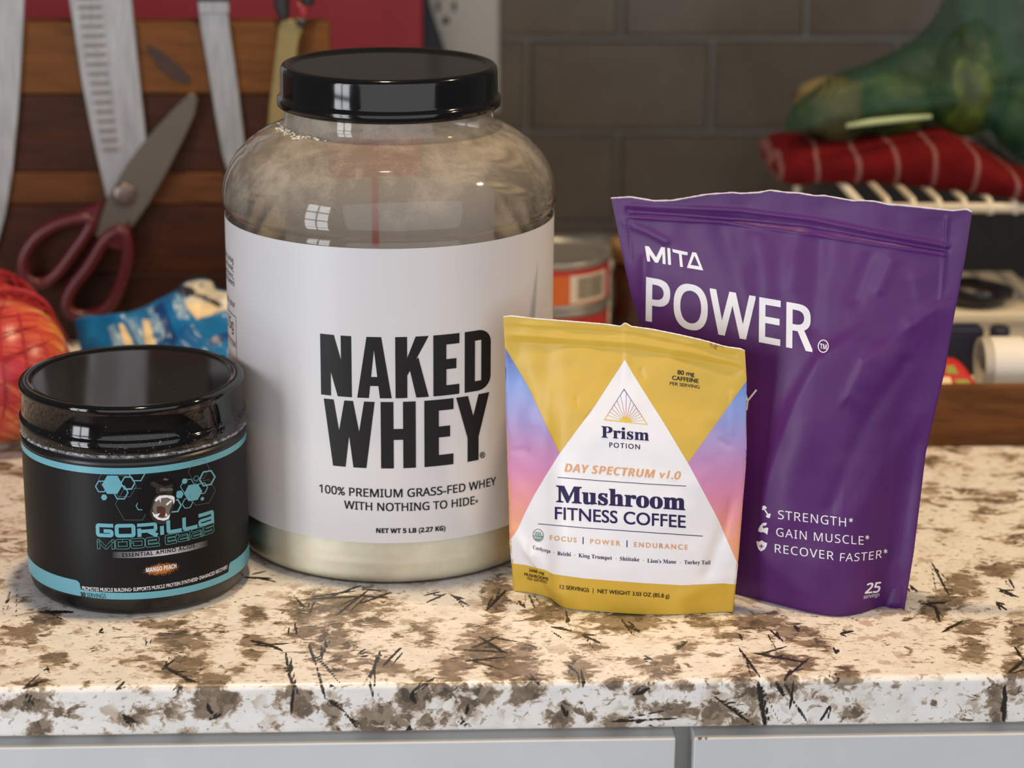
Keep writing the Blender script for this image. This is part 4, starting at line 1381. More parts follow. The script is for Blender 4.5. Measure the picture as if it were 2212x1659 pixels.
yput('white_triangle', poly([(1350, 777), (1366, 805), (1385, 836), (1435, 915), (1486, 1000), (1520, 1063), (1551.5, 1123), (1575, 1177), (1596, 1224), (1600, 1245), (1597, 1263), (1560, 1260), (1530, 1261.5), (1473.5, 1264), (1400, 1260), (1326, 1254.5), (1260, 1249), (1195, 1240), (1178, 1231), (1162, 1227), (1135, 1220), (1098, 1216), (1095, 1177), (1118, 1145), (1133, 1111), (1154, 1070), (1180, 1026), (1209, 980), (1247, 928), (1285, 877), (1318, 826)]), 0.00022, M['pouch_white'], 3.5, True)
NV, OR = M['ink_navy'], M['ink_orange']
yt = lambda s, x0, y0, x1, y1, cap, m, st='plain', b=0.0, sp=1.0, sh=0.0, bend=0.0: text_px(s, base_quad(x0, y0, x1, y1, cap), ysf, m, yf, st, b, sp, sh, 0.00028, 3.2, 'lettering', bend)
yt('Prism', 1299, 944.6, 1402, 951.9, 24, NV, 'serif', 0.012)
yt('POTION', 1316.4, 966, 1382.3, 970.6, 10.5, NV, 'plain', 0.012, 1.25)
yt('DAY SPECTRUM', 1219.4, 1018.5, 1415.5, 1032.5, 17.5, OR, 'sansbi', 0.0)
yt('v1.0', 1425, 1032.3, 1470.5, 1036.2, 17.5, OR, 'plain', 0.012, 1.0, 0.25)
yput('printed_rule', stroke([(1205, 1031), (1290, 1038), (1400, 1045.5), (1482, 1050)], 1.5), 0.00040, NV)
yt('Mushroom', 1202, 1084, 1480, 1101.5, 35, NV, 'serif', 0.022)
yt('FITNESS COFFEE', 1199.4, 1121.3, 1481, 1140, 26.3, NV, 'plain', 0.016, 1.0)
yput('printed_rule', stroke([(1163, 1131.5), (1260, 1140), (1400, 1150), (1518, 1158)], 1.6), 0.00040, NV)
yt('FOCUS', 1188.6, 1166.3, 1245.4, 1171.8, 10, OR, 'plain', 0.02, 1.4)
yt('POWER', 1275, 1174, 1339.6, 1178.7, 10, OR, 'plain', 0.02, 1.4)
yt('ENDURANCE', 1369.5, 1181, 1485.3, 1187.5, 10.3, OR, 'plain', 0.02, 1.4)
yput('printed_rule', join([stroke([(1260, 1160), (1259.6, 1175.5)], 2), stroke([(1354.5, 1166.7), (1354.2, 1182)], 2)]), 0.00040, NV)
for s, x0, y_0, x1, y_1 in (('Cordyceps', 1152, 1186, 1190, 1195), ('Reishi', 1204.7, 1199, 1233.5, 1201.5), ('King Trumpet', 1250, 1203.4, 1322, 1209.4), ('Shiitake', 1339, 1210.6, 1381, 1212.5), ("Lion's Mane", 1398.3, 1215, 1460.6, 1217.3), ('Turkey Tail', 1477.8, 1218.2, 1534, 1218.8)):
    yt(s, x0, y_0, x1, y_1, 8.3, NV, 'serif', 0.0)
for x, y in ((1197, 1194.5), (1242, 1199), (1331, 1206.5), (1390, 1210.5), (1469.5, 1215)):
    yput('lettering', poly([(x+1.2*math.cos(q), y+1.2*math.sin(q)) for q in np.linspace(0, 2*math.pi, 8, endpoint=False)]), 0.00040, OR)
yt('2000 mg', 1142.6, 1234, 1176, 1241, 6.3, INK, 'plain', 0.012)
yt('MUSHROOMS', 1133, 1243, 1185, 1254, 6.5, INK, 'plain', 0.012)
yt('PER SERVING', 1139.5, 1252, 1182, 1260, 5.6, INK, 'plain', 0.0)
yt('12 SERVINGS', 1210, 1271.2, 1272.5, 1279, 8.3, INK, 'plain', 0.01)
yput('printed_rule', stroke([(1281.4, 1270.5), (1281, 1281.5)], 1.2), 0.00032, INK)
yt('NET WEIGHT 3.03 OZ (85.8 g)', 1291, 1280.5, 1445.7, 1291.5, 8.3, INK, 'plain', 0.01)
yt('80 mg', 1463.3, 808.3, 1499.3, 812.2, 9, INK, 'plain', 0.02)
yt('CAFFEINE', 1451.9, 820, 1509, 827.5, 8.7, INK, 'plain', 0.02)
yt('PER SERVING', 1447, 831.3, 1511, 839.4, 6.8, INK, 'plain', 0.004)
# sunrise emblem
A_, L_, R_ = np.array((1348.2, 841)), np.array((1305.5, 907)), np.array((1398.5, 916.8))
yput('sunrise_emblem', stroke([A_, L_, R_], 1.5, True), 0.00032, M['sunrise'], 5)
sun = np.array((1352, 911.6))
parts = []
for q in np.linspace(math.radians(6), math.radians(172), 15):
    dv = np.array((math.cos(q), -math.sin(q)))
    best = None
    for a_, b_ in ((A_, L_), (A_, R_)):
        e_ = b_-a_
        den = dv[0]*e_[1]-dv[1]*e_[0]
        if abs(den) < 1e-6:
            continue
        s_ = ((a_[0]-sun[0])*e_[1]-(a_[1]-sun[1])*e_[0])/den
        w_ = ((a_[0]-sun[0])*dv[1]-(a_[1]-sun[1])*dv[0])/den
        if s_ > 0 and 0 <= w_ <= 1:
            best = s_ if best is None else min(best, s_)
    if best and best > 12:
        parts.append(stroke([sun+dv*10, sun+dv*best], 1.0))
yput('sunrise_emblem', join(parts), 0.00032, M['sunrise'], 5)
yput('sunrise_emblem', poly([sun+np.array((12.5*math.cos(q), -11*math.sin(q)+1.2*math.cos(q))) for q in np.linspace(0, math.pi, 14)]), 0.00034, M['gold_ink'])
# organic seal
sc_ = np.array((1163, 1156.3))
circ = lambda r, a0=0, a1=360, n=28: [sc_+np.array((r*math.cos(math.radians(q)), r*1.18*math.sin(math.radians(q))+0.06*r*math.cos(math.radians(q)))) for q in np.linspace(a0, a1, n, endpoint=(a1-a0 < 360))]
yput('organic_seal', stroke(circ(11.2), 1.3, True), 0.00036, M['ink_brown'])
yput('organic_seal', poly(circ(10.0, 2, 178)), 0.00034, M['ink_green'])
yt('USDA', 1156, 1155.3, 1170, 1156.6, 7, M['ink_green'], 'sansb', 0.0)
text_px('ORGANIC', base_quad(1154.5, 1162.5, 1171.5, 1164.3, 4.6), ysf, M['ink_white'], yf, 'sansb', 0.0, off=0.00040)
# scuff on the seal
M['scuff'] = pbr('coffee_smudge', 'A98536', 0.7, var=0.2, vscale=600)
random.seed(4)
parts = []
for i in range(16):
    x, y = random.gauss(1548, 12), random.gauss(745, 4)
    pts = [(x, y)]
    for j in range(4):
        pts.append((pts[-1][0]+random.uniform(-5, 5), pts[-1][1]+random.uniform(-3, 3)))
    parts.append(stroke(pts, 0.9))
yput('smudge', join(parts), 0.0003, M['scuff'])

# ================================================================== along the back wall


def plate(name, outline, Y, thick, mat, parent=None, bev=0.0006, it=0):
    """outline in pixels on the upright plane y = Y, given a real thickness towards the wall"""
    if it:
        outline = smooth_poly(outline, it, True)
    P = [on_y(x, y, Y) for x, y in outline]
    bm = bmesh.new()
    f = bm.faces.new([bm.verts.new(p) for p in P])
    if f.normal.y > 0:
        f.normal_flip()
    r = bmesh.ops.extrude_face_region(bm, geom=[f])
    for v in r['geom']:
        if isinstance(v, bmesh.types.BMVert):
            v.co.y += thick
    bm.normal_update()
    if bev:
        ed = [e for e in bm.edges if all(abs(v.co.y-Y) < 1e-6 for v in e.verts)]
        try:
            bmesh.ops.bevel(bm, geom=ed, offset=bev, segments=1, affect='EDGES', clamp_overlap=True)
        except Exception:
            pass
    bmesh.ops.recalc_face_normals(bm, faces=bm.faces[:])
    return bm_obj(name, bm, mat, parent)


def pillow(name, outline, p0, n, th, mat, parent=None, cen=None, rings=18, lump=0.0, lscale=30, res=96, power=0.6, seed=0, back=1.0, zmin=None, prof=None):
    """soft closed body with the given outline on a plane and thickness th on either side"""
    n = np.array(n, float)
    n /= np.linalg.norm(n)
    O = resample(smooth_poly(outline+[outline[0]], 2), res+1)[:-1]
    c = np.array(cen if cen else O.mean(0))
    V, Fs = [], []
    for side in (1, -1):
        for k in range(rings+1):
            q = math.sin(math.pi/2*k/rings)
            for x, y in O:
                p = on_plane(c[0]+(x-c[0])*q, c[1]+(y-c[1])*q, p0, n)
                h = th*max(0, 1-q*q)**power
                if lump:
                    h += lump*noise.fractal(Vector(p*lscale)+Vector((seed, 0, 0)), 1.0, 2.0, 3)*max(0, 1-q**4)
                if prof is not None:
                    h += prof(c[0]+(x-c[0])*q, c[1]+(y-c[1])*q)*max(0, 1-q**6)
                p = p+n*h*(side if side > 0 else -back)
                if zmin is not None and p[2] < zmin:
                    p[2] = zmin
                V.append(p)
    m = len(O)
    for s_ in (0, 1):
        o = s_*(rings+1)*m
        for k in range(rings):
            for j in range(m):
                a = o+k*m+j
                b = o+k*m+(j+1) % m
                qd = (a, b, b+m, a+m)
                Fs.append(qd if s_ == 0 else qd[::-1])
    ob = mesh_obj(name, V, Fs, mat, parent)
    return ob, Surf(V, Fs, c)


def sausage(name, topl, botl, Y0, Y1, depth, mat, parent=None, ns=90, nc=20, wob=0.0):
    A, B = resample(topl, ns), resample(botl, ns)
    V, Fs = [], []
    for i in range(ns):
        s = i/(ns-1)
        Y = Y0+(Y1-Y0)*s
        a, b = on_y(A[i][0], A[i][1], Y), on_y(B[i][0], B[i][1], Y)
        c = (a+b)/2
        h = (a-b)/2
        e = min(1, (s/0.03+0.02), ((1-s)/0.03+0.02))**0.5
        for j in range(nc):
            q = 2*math.pi*j/nc
            cs, sn = math.cos(q), math.sin(q)
            sg = lambda v, p: math.copysign(abs(v)**p, v)
            w = 1+wob*noise.noise(Vector((s*9, q*1.5, 2.0)))
            V.append(c+h*sg(sn, .7)*e*w+np.array([0, 1.0, 0])*depth*sg(cs, .8)*e)
    for i in range(ns-1):
        for j in range(nc):
            k = (j+1) % nc
            Fs.append((i*nc+j, i*nc+k, (i+1)*nc+k, (i+1)*nc+j))
    Fs.append(tuple(range(nc)))
    Fs.append(tuple((ns-1)*nc+j for j in range(nc))[::-1])
    return mesh_obj(name, V, Fs, mat, parent), Surf(V, Fs, np.mean(A, 0))


# ---- wooden knife board made of glued strips


def wood(name, c0, c1, c2, rough=0.5):
    t = NT(name)
    v = t.coord((3, 14, 26))
    g = t.noise(v, 5, 6, 0.6, 1.2)
    t.l(t.ramp(g, [(0.25, lin(c0)), (0.5, lin(c1)), (0.75, lin(c2))]), t.b.inputs['Base Color'])
    t.set(Roughness=rough)
    t.b.inputs['Specular IOR Level'].default_value = 0.2
    t.bump(t.noise(t.coord((4, 60, 120)), 10, 3), 0.15, 0.0005)
    return t.m


WL = wood('walnut_light', '45260D', '5E3814', '724519')
WM = wood('walnut_mid', '35190A', '48270F', '5A3413')
WDk = wood('walnut_dark', '251007', '36190A', '46220D')
WM2 = wood('walnut_warm', '3C1F0C', '532E12', '66401A', 0.6)
WD2 = wood('walnut_deep', '1E0D06', '2E150A', '3C1D0E', 0.6)
KB = 1.62
kb = thing('knife_board', 'brown wooden board of glued strips behind the hanging knives', 'knife board', (-0.4, KB+0.0125, 0))
xr_ = on_y(716, 300, KB)[0]
ys = [50, 203, 372, 440, 590]
zs = [on_y(500, y, KB)[2] for y in ys]+[0.0003]
for i, m in enumerate((WL, WDk, WM2, WDk, WD2)):
    dz = 0.0004
    box('strip', (-0.80, KB+(0.0006 if i % 2 else 0), zs[i+1]+dz/2), (xr_-(0.0004 if i % 2 else 0), KB+0.025, zs[i]-dz/2), m, kb, 0.0008, 1)
M['knot'] = pbr('wood_knot', '2E1509', 0.6, var=0.4, vscale=120)
plate('knot', [(312, 92), (345, 108), (385, 140), (415, 172), (408, 182), (372, 172), (345, 150), (325, 122)], KB-0.0006, 0.001, M['knot'], kb, 0.0002, 1)

# ---- knives held on it
t = NT('brushed_steel')
v = t.coord((40, 40, 3))
t.l(t.ramp(t.noise(v, 12, 4), [(0.3, lin('8C8C8C')), (0.7, lin('A6A6A8'))]), t.b.inputs['Base Color'])
t.set(Metallic=0.75, Roughness=0.42)
M['steel'] = t.m
M['steel_dark'] = pbr('ground_steel', '77706E', 0.5, 0.6, var=0.1, vscale=60)
M['black_plastic'] = pbr('black_plastic', '17171A', 0.4, bump=0.05)
KY = KB-0.004
k1 = thing('kitchen_knife', 'wide steel knife blade at the far left edge, point down', 'knife', tuple(on_y(10, 100, KY)))
plate('blade', [(-85, -560), (62, -560), (53, 0), (47, 130), (39, 250), (27, 370), (12, 465), (-14, 560), (-45, 480), (-72, 200)], KY, 0.0025, M['steel'], k1)
plate('handle', [(-85, -900), (20, -900), (40, -560), (-85, -560)], KY-0.006, 0.0095, M['black_plastic'], k1, 0.003)
k2 = thing('kitchen_knife', 'broad steel knife with a row of dimples along the blade, behind the scissors', 'knife', tuple(on_y(230, 100, KY)))
plate('blade', [(62, -560), (230, -560), (285, 0), (295, 100), (305, 200), (317, 300), (306, 372), (276, 424), (240, 457), (228, 420), (209, 340), (190, 250), (175, 170), (160, 70), (149, 0)], KY, 0.0025, M['steel'], k2)
plate('handle', [(50, -900), (150, -900), (215, -560), (90, -560)], KY-0.006, 0.0095, M['black_plastic'], k2, 0.003)
for i in range(20):
    y = -66+i*20.5
    xl = np.interp(y, [-560, 0, 70, 170, 250, 340], [62, 149, 160, 175, 190, 209])+15
    w = np.interp(y, [-150, 0, 330], [52, 50, 34])
    plate('dimple', [(xl, y), (xl+5, y-4), (xl+w, y-5), (xl+w+6, y-1), (xl+w, y+4), (xl+5, y+5)], KY-0.0005, 0.0006, M['steel_dark'], k2, 0.0002)
k3 = thing('kitchen_knife', 'narrow steel knife with dark handle, beside the tub shoulder', 'knife', tuple(on_y(470, 100, KY)))
plate('blade', [(427, 6), (490, 6), (499, 80), (508, 140), (516, 200), (524, 270), (537, 380), (541, 452), (512, 440), (480, 335), (463, 240), (447, 140), (433, 60)], KY, 0.0025, M['steel'], k3)
plate('bolster', [(425, -6), (493, -6), (496, 28), (430, 30)], KY-0.0035, 0.0075, M['steel'], k3)
plate('handle', [(380, -520), (470, -520), (494, 6), (424, 6)], KY-0.006, 0.0105, M['black_plastic'], k3, 0.003)
M['olive'] = pbr('olive_handle', '7C6E42', 0.5, var=0.12, vscale=60)
M['red_plastic'] = pbr('red_plastic', '8E2630', 0.4)
k4 = thing('kitchen_utensil', 'olive coloured slim utensil with black grips hanging right of the knives', 'utensil', tuple(on_y(620, 100, KY)))
plate('shaft', [(603, 52), (614, 40), (640, 46), (656, 62), (644, 88), (640, 140), (632, 205), (624, 262), (615, 330), (578, 330), (580, 245), (588, 180), (596, 110)], KY-0.006, 0.0085, M['olive'], k4, 0.001, 1)
plate('grip', [(590, -200), (624, -200), (624, 40), (606, 46), (592, 20)], KY-0.009, 0.0095, M['black_plastic'], k4, 0.002)
plate('grip', [(636, -200), (682, -200), (678, 12), (650, 16)], KY-0.009, 0.0095, M['black_plastic'], k4, 0.002)
plate('bow', [(640, 8), (668, 6), (664, 38), (650, 46)], KY-0.008, 0.009, M['red_plastic'], k4, 0.002)
plate('catch', [(638, 40), (662, 42), (658, 60), (642, 58)], KY-0.009, 0.004, M['black_plastic'], k4, 0.001)

# ---- scissors
SY = KB-0.010
M['scissor_red'] = pbr('scissor_red', '50101A', 0.35)
sci = thing('scissors', 'open-looped red handled kitchen scissors with grey blades pointing up', 'scissors', tuple(on_y(260, 430, SY)))
M['scissor_steel'] = pbr('scissor_steel', '59524B', 0.5, 0.35, var=0.06, vscale=40)
plate('blade', [(408, 203), (420, 203), (427, 216), (420, 250), (400, 295), (362, 370), (322, 440), (288, 488), (262, 513), (240, 521), (216, 520), (204, 506), (211, 478), (226, 440), (247, 402), (272, 358), (322, 293), (372, 238)], SY, 0.004, M['scissor_steel'], sci, 0.0008)
plate('blade', [(395, 232), (404, 236), (350, 345), (300, 420), (262, 470), (236, 440), (280, 372)], SY+0.0042, 0.003, M['scissor_steel'], sci, 0.0006)
pv = on_y(268, 421, SY-0.001)
V, Fs = tube('pivot', [pv+np.array((0, 0.004, 0)), pv, pv-np.array((0, .0012, 0)), pv-np.array((0, .0016, 0))], [.0086, .0086, .0068, .003], None, None, 20)
mesh_obj('pivot_screw', V, Fs, pbr('pivot_metal', '6F625C', 0.35, 0.7), sci)
l1 = smooth_poly([(206, 470), (150, 473), (92, 498), (58, 535), (45, 572), (58, 606), (92, 616), (126, 590), (152, 553), (180, 515)], 2, True)
l2 = smooth_poly([(262, 492), (277, 522), (274, 567), (262, 612), (242, 656), (215, 679), (180, 685), (150, 676), (140, 655), (155, 620), (187, 583), (210, 545), (228, 515)], 2, True)
tube_obj('handle_loop', [on_y(x, y, SY-0.001) for x, y in l1], 0.0043, M['scissor_red'], sci, 10, True)
tube_obj('handle_loop', [on_y(x, y, SY-0.001) for x, y in l2], 0.0046, M['scissor_red'], sci, 10, True)
plate('handle_shank', [(222, 438), (212, 475), (203, 508), (192, 512), (180, 480), (160, 470), (165, 460)], SY-0.003, 0.007, M['scissor_red'], sci, 0.001)
plate('handle_shank', [(276, 478), (284, 520), (274, 545), (232, 535), (212, 548), (222, 524), (262, 510)], SY-0.003, 0.007, M['scissor_red'], sci, 0.001)

# ---- cutting boards leaning on the wall, and the outlet
M['red_board'] = pbr('red_board', 'A22A34', 0.5, bump=0.08, bscale=900)
M['navy_board'] = pbr('navy_board', '161B28', 0.5, bump=0.08, bscale=900)
o = plate('cutting_board', [(40, -290), (913, -290), (913, 534), (40, 534)], 1.905, 0.009, M['red_board'], None, 0.002)
tag(o, 'red plastic cutting board standing behind the knife board', 'cutting board')
o = plate('cutting_board', [(300, -250), (890, -250), (905, -150), (922, -20), (933, 25), (945, 62), (960, 105), (980, 180), (992, 260), (1000, 524), (300, 524)], 1.922, 0.008, M['navy_board'], None, 0.002)
tag(o, 'dark navy cutting board edge between the red board and the outlet plate', 'cutting board')
M['outlet'] = pbr('outlet_plastic', 'B9B5AC', 0.35)
M['hole'] = pbr('socket_hole', '15130F', 0.8)
OY = WY-0.0095
ot = thing('wall_outlet', 'white wall outlet plate with socket slots behind the tub lid', 'outlet', tuple(on_y(1000, 50, OY)))
plate('cover_plate', [(848, -200), (1079, -200), (1079, 243), (848, 243)], OY, 0.007, M['outlet'], ot, 0.002)
for cy in (22, -118):
    sk = plate('socket', [(963+44*math.cos(q)*(1 if abs(math.cos(q)) < .9 else .95), cy+50*math.sin(q)) for q in np.linspace(0, 2*math.pi, 28, endpoint=False)], OY-0.0015, 0.003, M['outlet'], ot, 0.0006)
    for hx, hy, hw, hh in ((946, cy-9, 4, 13), (981, cy-8, 4, 11)):
        plate('slot', [(hx-hw, hy-hh), (hx+hw, hy-hh), (hx+hw, hy+hh), (hx-hw, hy+hh)], OY-0.0017, 0.0005, M['hole'], sk, 0)
    plate('slot', [(963+8*math.cos(q), cy+23+9*math.sin(q)) for q in np.linspace(0, 2*math.pi, 14, endpoint=False)], OY-0.0017, 0.0005, M['hole'], sk, 0)

# ---- apples in a red net bag


def apple_mat(name, lo, mid, hi, sh):
    t = NT(name)
    tc = t.n('ShaderNodeTexCoord'); sx = t.n('ShaderNodeSeparateXYZ'); t.l(tc.outputs['Object'], sx.inputs[0])
    az = t.math('ARCTAN2', sx.outputs[1], sx.outputs[0])
    cb = t.n('ShaderNodeCombineXYZ')
    t.l(t.math('MULTIPLY', t.math('SINE', az), 6.5), cb.inputs[0]); t.l(t.math('MULTIPLY', t.math('COSINE', az), 6.5), cb.inputs[1]); t.l(t.math('MULTIPLY', sx.outputs[2], 12), cb.inputs[2])
    f = t.noise(cb.outputs[0], 3.0, 5, 0.6, 0.3)
    big = t.noise(tc.outputs['Object'], 13, 2)
    f = t.math('ADD', f, t.math('MULTIPLY', t.math('SUBTRACT', big, 0.5), 0.7))
    f = t.math('ADD', f, t.math('MULTIPLY', sx.outputs[2], sh))
    t.l(t.ramp(f, [(0.36, lin(lo)), (0.50, lin(mid)), (0.70, lin(hi))]), t.b.inputs['Base Color'])
    t.set(Roughness=0.32)
    return t.m


M['apple'] = apple_mat('apple_skin', 'E6B455', 'CF6440', 'AC2430', 6.5)


def apple(c, R, rot, label):
    V, Fs = [], []
    nu, nv = 40, 24
    for i in range(nv+1):
        ph = math.pi*i/nv
        dip = 1-0.16*math.exp(-(ph/0.35)**2)-0.10*math.exp(-((math.pi-ph)/0.35)**2)
        for j in range(nu):
            th = 2*math.pi*j/nu
            lob = 1+0.018*math.cos(5*th)*(ph/math.pi)
            r = R*dip*lob*(1+0.05*math.sin(ph)**2)
            V.append((r*math.sin(ph)*math.cos(th), r*math.sin(ph)*math.sin(th), r*math.cos(ph)*0.94))
    for i in range(nv):
        for j in range(nu):
            k = (j+1) % nu
            Fs.append((i*nu+j, (i+1)*nu+j, (i+1)*nu+k, i*nu+k))
    o = mesh_obj('apple', V, Fs, M['apple'])
    o.location = c
    o.rotation_euler = rot
    st = tube_obj('stem', [(0, 0, R*.78), (0.001, 0, R*.92), (0.004, 0, R*1.08)], 0.0012, M['knot'], None, 6)
    st.parent = o
    tag(o, label, 'apple', 'apples in the net bag')
    return o


AC = np.array(on_y(2, 802, 1.394)); AR = 0.0425
apple(AC, AR, (0.5, -0.9, 0.3), 'big red and yellow streaked apple at the left edge, behind the black tub')
AC2 = np.array(on_y(-30, 712, 1.486)); AC2[2] = max(AC2[2], 0.046)
apple(AC2, 0.040, (0.2, 0.5, 1.0), 'dark red apple mostly hidden behind the big streaked apple')
M['net_red'] = pbr('red_netting', 'A01A26', 0.5)
nbag = thing('net_bag', 'red netting bag around the apples at the left edge', 'net bag', (float(AC[0]), float(AC[1]), 0.0))
VV, FF = [], []


def add_tube(pts, r, n=5, closed=False):
    v, f = tube('', pts, r, None, None, n, closed)
    o = len(VV)
    VV.extend(v)
    FF.extend([tuple(i+o for i in q) for q in f])


for (c, R, N) in ((AC, AR*1.045, 15), (AC2, 0.040*1.05, 15)):
    ax = Matrix.Rotation(0.6, 3, 'Y') @ Matrix.Rotation(-0.5, 3, 'X')
    for sgn in (1, -1):
        for k in range(N):
            pts = []
            for i in range(25):
                ph = 0.12+(math.pi-0.24)*i/24
                th = 2*math.pi*k/N+sgn*1.3*math.log(math.tan(ph/2)+1e-6)*0.55
                q = ax @ Vector((R*math.sin(ph)*math.cos(th), R*math.sin(ph)*math.sin(th), R*math.cos(ph)*.96))
                p = c+np.array(q)
                p[2] = max(p[2], 0.0006)
                pts.append(p)
            add_tube(pts, 0.0006, 4)
o = mesh_obj('netting', VV, FF, M['net_red'], nbag)
o['kind'] = 'stuff'
VV, FF = [], []
gath = [(-40, 640), (20, 625), (60, 632), (95, 650), (115, 680)]
G = resample(gath, 9)
for i in range(9):
    a = on_y(G[i][0], G[i][1], 1.452)
    for j in range(-2, 3):
        b = on_y(G[i][0]+j*26-10, G[i][1]+62+abs(j)*4, 1.436)
        add_tube([a, (a+b)/2+np.array([0, -.004, .002]), b], 0.0006, 4)
o = mesh_obj('gathered_netting', VV, FF, M['net_red'], nbag)
o['kind'] = 'stuff'
tube_obj('draw_string', [on_y(x, y, 1.446) for x, y in smooth_poly([(-40, 640), (20, 622), (60, 630), (98, 650), (120, 690), (112, 730)], 2)], 0.0013, M['net_red'], nbag, 6)

# ---- crumpled blue snack bag
t = NT('blue_film')
v = t.coord()
t.l(t.ramp(t.noise(v, 30, 3), [(0.3, lin('0E5E9E')), (0.7, lin('1878B8'))]), t.b.inputs['Base Color'])
t.set(Roughness=0.28)
t.bump(t.noise(v, 60, 4), 0.25, 0.002)
M['blue_film'] = t.m
M['bag_white'] = pbr('bag_white_print', 'CFC8B8', 0.35, bump=0.1, bscale=200)
M['bag_dark'] = pbr('bag_dark_print', '2A2C33', 0.4)
M['bag_deep'] = pbr('bag_deep_blue', '0C3F7C', 0.3)
M['bag_pale'] = pbr('bag_pale_blue', '7FA4C6', 0.3)
M['bag_cream'] = pbr('bag_cream_print', 'E3CDA2', 0.4)
bag = thing('snack_bag', 'crumpled blue and white snack bag lying behind the black tub', 'bag', (-0.21, 1.5, 0))
pn_ = np.array([0.0, -0.6, 0.8])
bo, bsf = pillow('film', [(160, 696), (205, 693), (250, 691), (290, 676), (330, 660), (385, 632), (396, 614), (430, 604), (458, 606), (466, 628), (500, 632), (540, 640), (560, 720), (556, 800), (530, 880), (420, 905), (260, 890), (190, 850), (176, 762)],
                 np.array([-0.2, 1.49, 0.028]), pn_, 0.020, M['blue_film'], bag, (365, 745), 20, 0.006, 55, 110, 0.55, 2, zmin=0.0004)
for mat, pts in (('bag_white', [(392, 622), (402, 612), (430, 606), (456, 608), (464, 628), (500, 634), (536, 642), (530, 664), (480, 672), (450, 684), (425, 690), (404, 668), (396, 648)]),
                 ('bag_dark', [(384, 625), (398, 618), (415, 622), (424, 632), (445, 640), (470, 650), (482, 664), (468, 664), (445, 650), (420, 640), (402, 640), (386, 636)]),
                 ('bag_cream', [(402, 662), (425, 652), (455, 655), (474, 670), (445, 682), (425, 692)]),
                 ('bag_deep', [(330, 664), (352, 652), (366, 690), (385, 740), (350, 760), (338, 715)]), ('bag_pale', [(318, 668), (332, 662), (350, 700), (362, 740), (340, 738)]),
                 ('bag_pale', [(234, 708), (246, 700), (262, 735), (272, 770), (252, 770)]), ('bag_cream', [(256, 700), (266, 700), (286, 735), (298, 770), (276, 770)]), ('bag_pale', [(272, 692), (284, 688), (318, 735), (340, 775), (316, 775)]),
                 ('bag_cream', [(308, 690), (322, 690), (330, 720), (345, 770), (328, 770), (312, 735)]), ('bag_pale', [(370, 640), (386, 634), (402, 668), (410, 690), (385, 690)]), ('bag_deep', [(452, 732), (500, 714), (500, 726), (455, 750)])):
    put('printed_patch', *poly(pts), bsf, 0.0005 if mat in ('bag_dark', 'bag_cream') else 0.0003, M[mat], bag, (10, 10))

# ---- two flat cans stacked by the wall
CYN = 1.609
cc = on_y(1190, 540, CYN)
CR = 0.0425
ZC = cc[2]
t = NT('can_metal')
v = t.coord((1, 1, 30))
t.l(t.ramp(t.noise(v, 20, 3), [(0.3, lin('8A8A86')), (0.7, lin('A9A8A2'))]), t.b.inputs['Base Color'])
t.set(Metallic=0.7, Roughness=0.35)
M['can_metal'] = t.m
M['can_red'] = pbr('can_red_print', 'A81E20', 0.4)
M['can_orange'] = pbr('can_orange_print', 'B8581C', 0.4, var=0.05)
M['can_cream'] = pbr('can_barcode_panel', 'C8B9A6', 0.45)
M['can_grey'] = pbr('can_barcode_bars', '5E5C52', 0.5)
for i in range(2):
    hz = ZC/2
    z0 = i*hz
    cn = thing('tin_can', 'orange and red flat tin can with barcode, upper of the stack beside the tub' if i else 'flat tin can with red label, lower of the stack beside the tub', 'can', (cc[0], CYN, z0+0.0001), 'stacked flat cans')
    z1 = z0+hz-0.0002
    z0 += 0.0002
    pr = [(0, z0+0.001), (CR-.003, z0+0.001), (CR-.002, z0), (CR, z0+0.0006), (CR, z0+0.0022), (CR-0.001, z0+0.003), (CR-0.001, z1-0.003), (CR, z1-0.0022), (CR, z1-0.0006), (CR-0.0012, z1), (CR-0.003, z1-0.0004), (CR-0.0038, z1-0.003), (CR-.008, z1-0.0032), (CR-.010, z1-.0026), (CR-.013, z1-.003), (0, z1-0.003)]
    lathe('can_body', pr, cc[0], CYN, M['can_metal'], cn, 96)
    rl = CR-0.0007
    lb_ = lathe('can_label', [(rl, z0+0.0040), (rl, z1-0.0052)], cc[0], CYN, M['can_orange'] if i else M['can_red'], cn, 96)
    lathe('can_band', [(rl+.0002, z1-0.0085), (rl+.0002, z1-0.0052)], cc[0], CYN, M['can_red'], cn, 96)
    if i:
        ccyl = Cyl(cc[0], CYN, rl)
        pan = [ccyl.inv(x, y) for x, y in ((1231, 662), (1306, 650))]
        put('barcode_panel', *poly([(pan[0][0], z0+.0052), (pan[1][0], z0+.0052), (pan[1][0], z1-.0088), (pan[0][0], z1-.0088)]), ccyl, 0.0002, M['can_cream'], lb_, (0.004, 0))
        put('edge_band', *poly([(pan[1][0], z0+.0042), (pan[1][0]+.012, z0+.0042), (pan[1][0]+.012, z1-.0086), (pan[1][0], z1-.0086)]), ccyl, 0.0002, M['can_red'], lb_, (0.004, 0))
        u0, u1 = pan[0][0], pan[1][0]
        bars = []
        x = u0+(u1-u0)*.16
        random.seed(3)
        while x < u0+(u1-u0)*.88:
            w = random.choice((.0004, .0007, .0011))
            bars.append((poly([(x, z0+.0078), (x+w, z0+.0078), (x+w, z1-.0108), (x, z1-.0108)])))
            x += w+random.choice((.0004, .0007))
        ob = put('barcode', *join(bars), ccyl, 0.0003, M['can_grey'], lb_, (0.004, 0))
        ob['kind'] = 'stuff'
